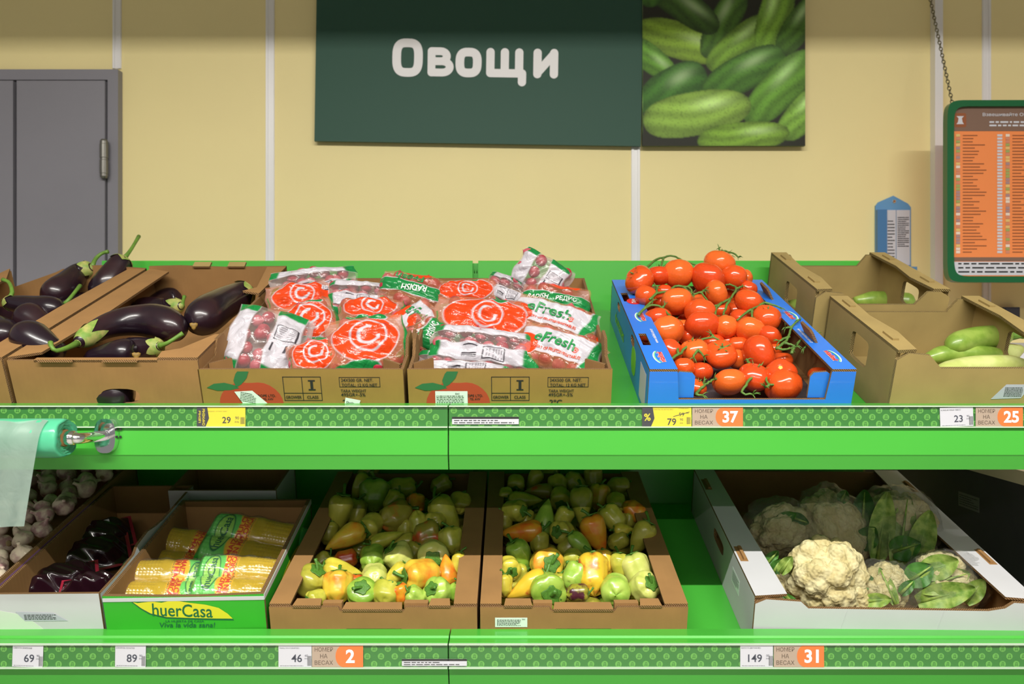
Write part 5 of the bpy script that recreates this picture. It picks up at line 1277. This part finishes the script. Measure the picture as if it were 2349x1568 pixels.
radish_bag(2060, 960, 240, 240, 70, 'g', 'green edged radish bag in the front corner '+CA_, prof=lambda v: rp(v)-.02, seed=12, off=o1)
radish_bag(720, 375, 540, 230, 4, 'c', 'orange radish bag flat at the back left '+CB_, prof=lambda v: rp(v), seed=13, off=o2)
radish_bag(1130, 350, 420, 240, -25, 'w', 'orange and white radish bag at the back '+CB_, prof=lambda v: rp(v), seed=14, off=o2)
radish_bag(380, 760, 300, 420, 70, 'g', 'radish bag with green band hanging over the left wall '+CB_, prof=lambda v: rp(v)-.012, seed=15, off=o2, texts=[('РЕДИС', 0, -.05, .9, .3, 0, TW)])
radish_bag(1570, 450, 560, 260, -8, 'g', 'radish bag with green RADISH РЕДИС band '+CB_, prof=lambda v: rp(v), seed=16, off=o2, texts=[('RADISH', -.5, -.07+.06, .6, .26, -5, TW), ('РЕДИС', .3, -.08, .6, .26, 0, TW)])
radish_bag(1440, 220, 330, 400, 60, 'w', 'white and green radish bag standing up at the back '+CB_, prof=lambda v: rp(v)+.03, seed=17, off=o2, face=.85)
radish_bag(900, 640, 860, 380, -6, 'c', 'wide orange radish bag with a white letter ring mid pile '+CB_, prof=lambda v: rp(v)+.004, seed=18, off=o2, thick=.028)
radish_bag(1560, 630, 720, 300, -22, 'f', 'white Fresh radish bag with green end beside the crate wall '+CB_, prof=lambda v: rp(v)+.004, seed=19, off=o2, texts=FR)
radish_bag(1850, 930, 260, 300, -60, 'g', 'clear radish bag jammed in the right corner '+CB_, prof=lambda v: rp(v)-.03, seed=20, off=o2)
radish_bag(720, 1060, 800, 210, -6, 'w', 'white radish bag lying along the front wall '+CB_, prof=lambda v: rp(v)-.015, seed=21, off=o2)
radish_bag(890, 900, 900, 330, -10, 'w', 'white radish bag with barcode over clear film '+CB_, prof=lambda v: rp(v)+.008, seed=22, off=o2, thick=.028)
radish_bag(1610, 920, 680, 330, -22, 'f', 'white Fresh radish bag with green end near the front '+CB_, prof=lambda v: rp(v)+.004, seed=23, off=o2, texts=FR)

# ---- sweetcorn packs
KERN = attr_mat('corn_pack_surface', .22, .5)
CORN_T = mat('corn_red_ink', srgb(204, 62, 30), .4)
def corn_pack(cx, cy, lpx, wpx, rot, w, label, flip=False, seed=0):
    P = on(200+cx*.3061, 1080+cy*.3061, LO, w); sc = (P-CAM).y/FPX*.3061; L_, W_ = lpx*sc*1.12, wpx*sc*1.75
    r, u, f = viewaxes(P); n = (LO.n*.65+f*.35).normalized(); a = RAD(rot+(180 if flip else 0))
    x = r*math.cos(a)+u*math.sin(a); x = (x-n*x.dot(n)).normalized(); y = n.cross(x)
    e = empty('sweetcorn_pack', basis(P, x, y, n), label, 'pack', 'packs of sweetcorn in the green carton')
    nx, ny = 170, 96; us = np.linspace(-1, 1, nx); vs_ = np.linspace(-1, 1, ny); U, V = np.meshgrid(us, vs_); R = np.random.RandomState(seed)
    cob = np.sqrt(np.clip(1-((np.abs(V)-.5)/.5)**2, 0, 1)); end = np.clip((1-np.abs(U))/.12, 0, 1)**.5
    Z = .021*cob*end*(.9+.1*np.cos(U*1.5))
    ker = np.abs(np.sin(np.arcsin(np.clip((np.abs(V)-.5)/.5, -1, 1))*9))**.5*np.abs(np.sin(U*L_/2/.0034*PI/2))**.5
    film_flat = sm(np.abs(U-.25)-.38, .05)
    Z = Z+.0016*ker*cob*end*(1-.8*film_flat)+.0012*np.sin(U*13+V*7+seed)*film_flat*end
    Z = Z*(1-.2*film_flat)+film_flat*end*.004
    C = np.zeros((ny, nx, 3)); A = np.ones((ny, nx)); ye = np.array(srgb(188, 156, 28))
    C[:] = ye
    gr, lg, og = np.array(srgb(40, 152, 52)), np.array(srgb(104, 196, 92)), np.array(srgb(238, 176, 46))
    paint(C, A, sm(U+.86), gr)
    paint(C, A, sm(.08-U), og); paint(C, A, sm(.40-U+.05*np.sin(V*4)), lg); paint(C, A, sm(.90-U), gr)
    sh = ((U-.63)/.17)**2+((V+.05)/.75)**2-1; paint(C, A, sm(sh-.25, .1), np.array(srgb(22, 96, 62))); paint(C, A, sm(sh, .1), np.array(srgb(150, 205, 90)))
    X_ = U*L_/2; Y_ = V*W_/2*(1-.06*np.abs(U)**3+.015*np.sin(U*9+seed))
    Vt = np.stack([X_, Y_, Z], -1).reshape(-1, 3); Vb = np.stack([X_, Y_, -.6*.021*cob*end], -1)[::4, ::4]; by, bx = Vb.shape[:2]
    idx = np.arange(nx*ny).reshape(ny, nx); Fq = np.stack([idx[:-1, :-1], idx[:-1, 1:], idx[1:, 1:], idx[1:, :-1]], -1).reshape(-1, 4)
    ib = np.arange(bx*by).reshape(by, bx)+nx*ny; Fb = np.stack([ib[:-1, :-1], ib[1:, :-1], ib[1:, 1:], ib[:-1, 1:]], -1).reshape(-1, 4)
    me = bpy.data.meshes.new('pack'); VV = np.concatenate([Vt, Vb.reshape(-1, 3)]); FF = np.concatenate([Fq, Fb]); me.from_pydata(VV.tolist(), [], FF.tolist())
    me.materials.append(KERN); me.polygons.foreach_set('use_smooth', np.ones(len(FF), dtype=bool))
    ca = me.color_attributes.new('Col', 'FLOAT_COLOR', 'POINT'); CA = np.ones((len(VV), 4)); CA[:nx*ny, :3] = C.reshape(-1, 3); CA[nx*ny:, :3] = ye*.6; ca.data.foreach_set('color', CA.ravel())
    obj('pack', me, e)
    def surf(xx, yy):
        uu, vv = xx/(L_/2), yy/(W_/2); i = min(max(int((uu+1)/2*(nx-1)), 0), nx-1); j = min(max(int((vv+1)/2*(ny-1)), 0), ny-1); return (xx, yy, Z[j, i]+.0012)
    for s, uu, tw, th, m, bo in (('MAIZ DULCE', .305, .86, .075*L_, CORN_T, .025), ('EN MAZORCA', .185, .86, .075*L_, CORN_T, .025), ('huerCasa', .63, .66, .11*L_, DG, .015), ('DOCE EM MAÇAROCA', .105, .8, .022*L_, DG, .0)):
        fn = lambda x_, y_: surf(uu*L_/2+y_, -x_)
        lettering(s, tw*W_, th*.75, m, e, T(0, 0, 0), bold=bo, name='lettering', fn=fn)
    # clear outer film, crinkled
    k = 3; Zs = (Z+.0035*end+.0015*np.sin(U*17+V*11+seed*2)*end)[::k, ::k]; Xs, Ys = X_[::k, ::k]*1.01, Y_[::k, ::k]*1.02; sy, sx = Zs.shape
    idx = np.arange(sx*sy).reshape(sy, sx); Fq = np.stack([idx[:-1, :-1], idx[:-1, 1:], idx[1:, 1:], idx[1:, :-1]], -1).reshape(-1, 4)
    me = mesh('film', np.stack([Xs, Ys, Zs], -1).reshape(-1, 3).tolist(), Fq.tolist(), [CLEAR], smooth=True); obj('film', me, e)
    return e
CLEAR = film_mat('clear_film', (.85, .88, .85), attr=None, base_alpha=.03, rough=.1, bump=.9, bscale=45)
corn_pack(730, 590, 500, 250, -22, .066, 'sweetcorn pack with green ends at the back by the beetroot box', seed=1)
corn_pack(1240, 520, 640, 260, -22, .088, 'sweetcorn pack lying on top at the back by the pepper carton', True, 2)
corn_pack(590, 800, 620, 230, -10, .082, 'sweetcorn pack at the front by the beetroot box', seed=3)
corn_pack(1140, 790, 580, 230, -12, .080, 'sweetcorn pack at the front by the pepper carton', True, 4)
corn_pack(820, 680, 480, 200, -14, .036, 'sweetcorn pack underneath the others', seed=5)

# ---- beetroot packs (dark vacuum bags)
BEET = mat('beetroot_pack', srgb(34, 12, 22), .14, coat=.6, bump=.35, bump_scale=28); BEETR = mat('beetroot_band', srgb(150, 34, 56), .3, coat=.4)
def beet_pack(cx, cy, lpx, wpx, rot, w, label, seed):
    P = on(cx*.306, 940+cy*.306, LO, w); sc = (P-CAM).y/FPX*.306; L_, W_ = lpx*sc, wpx*sc*1.3
    r, u, f = viewaxes(P); n = (LO.n*.7+f*.3).normalized(); a = RAD(rot); x = r*math.cos(a)+u*math.sin(a); x = (x-n*x.dot(n)).normalized(); y = n.cross(x)
    e = empty('beetroot_pack', basis(P, x, y, n), label, 'pack', 'dark beetroot packs in the white carton')
    nx, ny = 48, 40; U, V = np.meshgrid(np.linspace(-1, 1, nx), np.linspace(-1, 1, ny)); R = np.random.RandomState(seed)
    lump = sum(np.exp(-(((U-bu)/.42)**2+((V-bv)/.5)**2)) for bu, bv in ((-.45, -.25), (.4, -.3), (-.1, .4), (.55, .4)))
    rim = np.clip(1-np.abs(U)**5, 0, 1)*np.clip(1-np.abs(V)**5, 0, 1)
    Z = .030*np.clip(lump, 0, 1.1)*rim+.002*np.sin(U*14+V*9+seed)*rim
    Vt = np.stack([U*L_/2, V*W_/2, Z], -1).reshape(-1, 3); Vb = np.stack([U*L_/2, V*W_/2, -.5*Z-.0004], -1).reshape(-1, 3)
    idx = np.arange(nx*ny).reshape(ny, nx); Fq = np.stack([idx[:-1, :-1], idx[:-1, 1:], idx[1:, 1:], idx[1:, :-1]], -1).reshape(-1, 4)
    FF = np.concatenate([Fq, Fq[:, ::-1]+nx*ny]); mi = np.zeros(len(FF), dtype=np.int32)
    q = np.repeat((np.abs(np.linspace(-1, 1, ny-1)) > .90)[:, None], nx-1, 1) | np.repeat((np.abs(np.linspace(-1, 1, nx-1)) > .93)[None], ny-1, 0); mi[:len(Fq)][q.ravel()] = 1
    obj('pack', mesh('pack', np.concatenate([Vt, Vb]).tolist(), FF.tolist(), [BEET, BEETR], mi, True), e)
    return e, L_, W_
beet_pack(640, 1050, 620, 260, 14, .050, 'dark beetroot pack with a red rim in the middle of the white carton', 1)
e, L_, W_ = beet_pack(700, 920, 560, 250, 16, .060, 'dark beetroot pack bearing a white label at the back', 2)
o = MB().box(-L_*.12, L_*.22, W_*.1, W_*.22, .029, .031).build('label', [PAPER], e)
beet_pack(430, 1220, 560, 230, 10, .070, 'dark shiny beetroot pack at the front of the white carton', 3)
beet_pack(680, 1270, 420, 150, -4, .075, 'small dark beetroot pack against the front wall', 4)

# ---- cauliflowers
CFM = [blush_mat('cauliflower_curd', srgb(206, 196, 150), srgb(190, 176, 124), .5, 3, rough=.75), blush_mat('cauliflower_curd_dull', srgb(206, 196, 150), srgb(190, 176, 124), .5, 3, rough=.75)]
for m_ in CFM:
    N_ = m_.node_tree.nodes; L_ = m_.node_tree.links; tc_ = N_.new('ShaderNodeTexCoord'); vo = N_.new('ShaderNodeTexVoronoi'); vo.inputs['Scale'].default_value = 12; vo.feature = 'SMOOTH_F1'
    bn_ = N_.new('ShaderNodeBump'); bn_.invert = True; bn_.inputs['Strength'].default_value = .35; bn_.inputs['Distance'].default_value = .012
    L_.new(tc_.outputs['Object'], vo.inputs['Vector']); L_.new(vo.outputs['Distance'], bn_.inputs['Height']); L_.new(bn_.outputs['Normal'], N_['Principled BSDF'].inputs['Normal'])
    N_['Principled BSDF'].inputs['Coat Weight'].default_value = 0
def cauli_mesh(seed):
    R = np.random.RandomState(seed); me = bpy.data.meshes.new('curd'); bm = bmesh.new(); bmesh.ops.create_icosphere(bm, subdivisions=5, radius=1)
    P = np.array([v.co[:] for v in bm.verts])
    def bumps(n, rad, amp, seedk):
        k = np.arange(n)+.5; ph = np.arccos(1-2*k/n); th = PI*(1+5**.5)*k+seedk
        c = np.stack([np.cos(th)*np.sin(ph), np.sin(th)*np.sin(ph), np.cos(ph)], -1)+R.uniform(-.09, .09, (n, 3))*(30/n)**.5*2; c /= np.linalg.norm(c, axis=1)[:, None]
        d = np.min(np.linalg.norm(P[:, None]-c[None], axis=2)-R.uniform(-.04, .04, n)[None]*(30/n)**.5, axis=1)
        return amp*np.sqrt(np.clip(1-(d/rad)**2, 0, 1))
    h = bumps(30, .40, .24, seed)+bumps(170, .17, .11, seed+1)+bumps(800, .08, .04, seed+2)
    P2 = P*(.74+h)[:, None]; P2[:, 2] *= .82
    for v, q in zip(bm.verts, P2): v.co = q
    bm.to_mesh(me); bm.free(); me.materials.append(CFM[0]); me.polygons.foreach_set('use_smooth', np.ones(len(me.polygons), dtype=bool)); return me
CAM_ = [cauli_mesh(3), cauli_mesh(11)]
LEAFM = mat('cauliflower_leaf', srgb(74, 128, 46), .5, col2=srgb(48, 96, 34), noise_scale=30, bump=.4, bump_scale=80); LEAFP = mat('cauliflower_leaf_pale', srgb(150, 172, 84), .5, col2=srgb(96, 132, 46), noise_scale=70, bump=.4, bump_scale=60)
def leaf_geo(P0, P1, up, width, curl, seed=0):
    P0, P1 = Vector(P0), Vector(P1); d = P1-P0; L_ = d.length; d.normalize(); up = Vector(up); s = d.cross(up).normalized(); n = s.cross(d); V = []; nx, ny = 14, 9; r0 = random.Random(seed)
    for i in range(nx):
        t = i/(nx-1); w = width*math.sin(PI*min(1, .12+t*.86))**.7
        for j in range(ny):
            q = j/(ny-1)*2-1
            V.append(P0+d*(L_*t)+s*(w*q)+n*(curl*L_*t*t-abs(q)*-width*.35+.12*width*math.sin(t*17+q*4+seed)*abs(q)))
    return V, [(i*ny+j, i*ny+j+1, (i+1)*ny+j+1, (i+1)*ny+j) for i in range(nx-1) for j in range(ny-1)]
def cauliflower(px, py, wpx, hpx, w, label, ang=90, c=20, m=0, film=False, leaves=(), pale=False, seed=0, dep=.85):
    P = on(px, py, LO, w); sc = (P-CAM).y/FPX; a_, b_ = wpx/2*sc*1.0, hpx/2*sc*1.0
    P = on(px, py, LO, max(w, .95*min(a_, b_)))
    r, u, f = viewaxes(P)
    Mx = basis(P, r, u, f) @ RZ(seed*0)
    e = empty('cauliflower', Mx, label, 'cauliflower', 'cauliflowers in the white carton')
    o = obj('curd', CAM_[seed % 2], e, RZ(ang-90) @ SC(a_, b_, min(a_, b_)*dep) @ RZ(seed*70) @ RX(seed*40))
    o.material_slots[0].link = 'OBJECT'; o.material_slots[0].material = CFM[m]
    for k, (x0, y0, x1, y1, wd, z, pl) in enumerate(leaves):
        q = lambda x, y, zz: (x*a_, y*b_, zz*min(a_, b_))
        V, F = leaf_geo(q(x0, y0, z-.15), q(x1, y1, z), (0, 0, 1), wd*a_, -.25 if k % 2 else .1, k+seed)
        obj('leaf', mesh('leaf', V, F, [LEAFP if pl else LEAFM], smooth=True), e)
        V, F = tube([q(x0, y0, z-.12), q((x0+x1)/2, (y0+y1)/2, z-.05), q(x1*.95+x0*.05, y1*.95+y0*.05, z+.02)], [.0045, .003, .001], 6)
        obj('leaf_rib', mesh('leaf_rib', V, F, [LEAFP], smooth=True), e)
    if film:
        bm = bmesh.new(); bmesh.ops.create_icosphere(bm, subdivisions=5, radius=1); me = bpy.data.meshes.new('film')
        for v in bm.verts:
            n_ = v.co.normalized(); k = 1.16+.12*noise.noise(n_*2.2+Vector((seed*3, 0, 0)))+.14*abs(noise.noise(n_*5+Vector((0, seed, 0))))+.06*abs(noise.noise(n_*13))
            v.co = n_*k
        bm.to_mesh(me); bm.free(); me.materials.append(CLEARB); me.polygons.foreach_set('use_smooth', np.ones(len(me.polygons), dtype=bool))
        obj('plastic_bag', me, e, RZ(ang-90) @ SC(a_*.98, b_*.98, min(a_, b_)*dep))
    return e
CLEARB = film_mat('clear_bag', (.62, .64, .58), attr=None, base_alpha=.07, rough=.06, bump=1.0, bscale=30)
cauliflower(1895, 1312, 215, 165, .085, 'large bare creamy cauliflower lying loose on top', 55, 20, 0, leaves=[(-.55, -.9, .1, -1.15, .16, .75, 0), (-.2, -1.1, .55, -1.2, .13, .8, 0), (-.9, .1, -.62, .55, .14, .75, 1), (-.85, -.5, -.55, -.95, .12, .6, 0)], seed=1)
cauliflower(1800, 1325, 90, 110, .055, 'small bare cauliflower half under the large one', 90, 20, 1, leaves=[(-.6, .2, -.1, .9, .3, .8, 0), (-.9, .6, -.2, 1.2, .3, .6, 0)], seed=2)
cauliflower(1790, 1215, 150, 140, .075, 'bagged cauliflower with dark leaf tips at the back by the left flange', 90, 20, 1, True, leaves=[(-.1, .3, .5, .6, .2, .75, 0), (.3, .5, .8, .3, .2, .7, 0)], seed=3)
cauliflower(1912, 1205, 140, 175, .090, 'bagged cauliflower standing in the middle at the back', 105, 20, 1, True, leaves=[(.3, .7, .5, 1.0, .2, .4, 0)], seed=4)
cauliflower(2060, 1205, 160, 180, .090, 'bagged cauliflower wrapped in green leaves at the back right', 100, 20, 1, True, leaves=[(-.6, -.7, -.15, .95, .34, .85, 1), (-.1, -.9, .35, .85, .34, .95, 1), (.35, -.8, .85, .5, .34, .85, 1), (-.9, .1, -.75, 1.0, .3, .7, 0), (-1.0, -.4, -.55, .1, .3, .8, 0), (-.2, -.5, .5, -.3, .35, 1.0, 0)], seed=5)
cauliflower(2028, 1335, 130, 110, .060, 'bagged cauliflower with curled pale stalks at the front', 90, 20, 1, True, leaves=[(-.7, -.5, .2, -.4, .25, .95, 1), (.3, -.6, -.05, .8, .22, .95, 1), (-.3, .1, -.8, .5, .25, .8, 0), (.5, -.2, .95, .3, .2, .8, 0)], seed=6)
cauliflower(2170, 1315, 160, 125, .065, 'leafy bagged cauliflower in the front corner by the right flange', 90, 20, 1, True, leaves=[(-.8, -.7, .7, -.2, .35, .9, 1), (-.7, -.2, .6, .3, .35, .9, 1), (-.6, .3, .4, .75, .35, .85, 1), (-.95, .0, -.3, .55, .35, 1.0, 0), (.4, -.7, .95, .1, .25, .8, 1)], seed=7)
cauliflower(1905, 1340, 200, 120, .035, 'cauliflower hidden beneath the loose one', 90, 20, 1, seed=2)

# ------------------------------------------------------------------ roll of bags on a chrome arm
RYY = 1.375
cR = at(150, 1004, RYY); R0 = 45/FPX*RYY
e = empty('bag_roll', T(cR.x, cR.y, cR.z), 'roll of green plastic bags on a chrome arm below the price rail', 'bag roll')
ROLLM = film_mat('roll_film', srgb(84, 188, 144), attr=None, base_alpha=.92, rough=.25, bump=.35, bscale=14)
prof_r = []
V, F = lathe([(R0*.36, -.30), (R0*.97, -.30), (R0, -.29), (R0, -.012), (R0*.985, -.004), (R0*.93, .003), (R0*.90, -.002), (R0*.84, .004), (R0*.80, -.001), (R0*.72, .003), (R0*.68, -.003), (R0*.60, .001), (R0*.55, -.004), (R0*.46, -.001), (R0*.44, -.004)], 48,
    lambda ph, i, r, z: (r*(1+.012*math.sin(7*ph+i)), z+.002*math.sin(5*ph+i*2)*(i > 4)))
obj('roll', mesh('roll', V, F[:-2], [ROLLM], smooth=True), e, RY(90))
V, F = lathe([(R0*.43, -.30), (R0*.43, .001), (R0*.33, .001), (R0*.33, -.30)], 32)
obj('core', mesh('core', V, F[:-2], [CARD], smooth=True), e, RY(90))
# chrome arm: rod through the core, elbow to the wall plate on the fascia
pl = at(232, 1010, RY0)
rel = lambda px, py, Y: at(px, py, Y)-cR
V, F = tube([(-.28, 0, 0), (-.02, 0, 0), (.008, 0, 0)], [.0055]*3, 14); obj('rod', mesh('rod', V, F, [CHROME], smooth=True), e)
V, F = lathe([(.0005, -.012), (.008, -.012), (.0115, -.009), (.0125, 0), (.0125, .012), (.010, .014)], 20)
obj('knob', mesh('knob', V, F, [CHROME], smooth=True), e, T(.004, 0, 0) @ RY(90))
C = crom([(.010, 0, 0), (.022, .002, -.001), (.030, .030, -.002), (.036, RY0-RYY-.008, -.003)], 12); V, F = tube(C, [.0085, .009]+[.0095]*10, 16)
obj('arm', mesh('arm', V, F, [CHROME], smooth=True), e)
V, F, I = panel_geo(oval(0, 0, .019, .031, 30, 2.8), (), .014)
pm = mesh('mount_plate', V, F, [CHROME], [0]*len(F)); obj('mount_plate', pm, e, T(.036, RY0-RYY-.013, -.004) @ FRONT)
for dz in (.007, -.007):
    V, F = lathe([(.0002, .0008), (.0022, .0006), (.0024, 0)], 10); obj('screw', mesh('screw', V, F, [BLACK]), e, T(.036+.0225, RY0-RYY-.0005, dz) @ RX(90))
# hanging sheet
a0, a1 = rel(-60, 975, RYY-.03), rel(84, 975, RYY-.03)
N_, Mm = 24, 26; V = []
tl, tr_, bl, br = rel(-60, 968, RYY-.034), rel(98, 966, RYY-.034), rel(-60, 1210, RYY-.036), rel(58, 1206, RYY-.036)
for j in range(Mm):
    t = j/(Mm-1)
    for i in range(N_):
        s = i/(N_-1); p = tl.lerp(tr_, s).lerp(bl.lerp(br, s), t)
        p = p+Vector((0, .004*math.sin(s*11+t*3)*t+.0015*math.sin(s*31+t*9)+R0*.75*max(0, 1-t/.22)**2*0+max(0, .16-t)*.10, .001*math.sin(s*9)))
        rr_ = R0*1.07+.002*math.sin(s*13+t*2)
        p.y = -rr_-.004*t*math.sin(s*8+1) if p.z < 0 else -math.sqrt(max(rr_**2-p.z**2, 1e-6))
        V.append(p)
F = [(j*N_+i, j*N_+i+1, (j+1)*N_+i+1, (j+1)*N_+i) for j in range(Mm-1) for i in range(N_-1)]
SHEET = film_mat('bag_sheet', srgb(150, 172, 160), attr=None, base_alpha=.62, rough=.5, bump=.3, bscale=30)
obj('loose_bag', mesh('loose_bag', V, F, [SHEET], smooth=True), e)
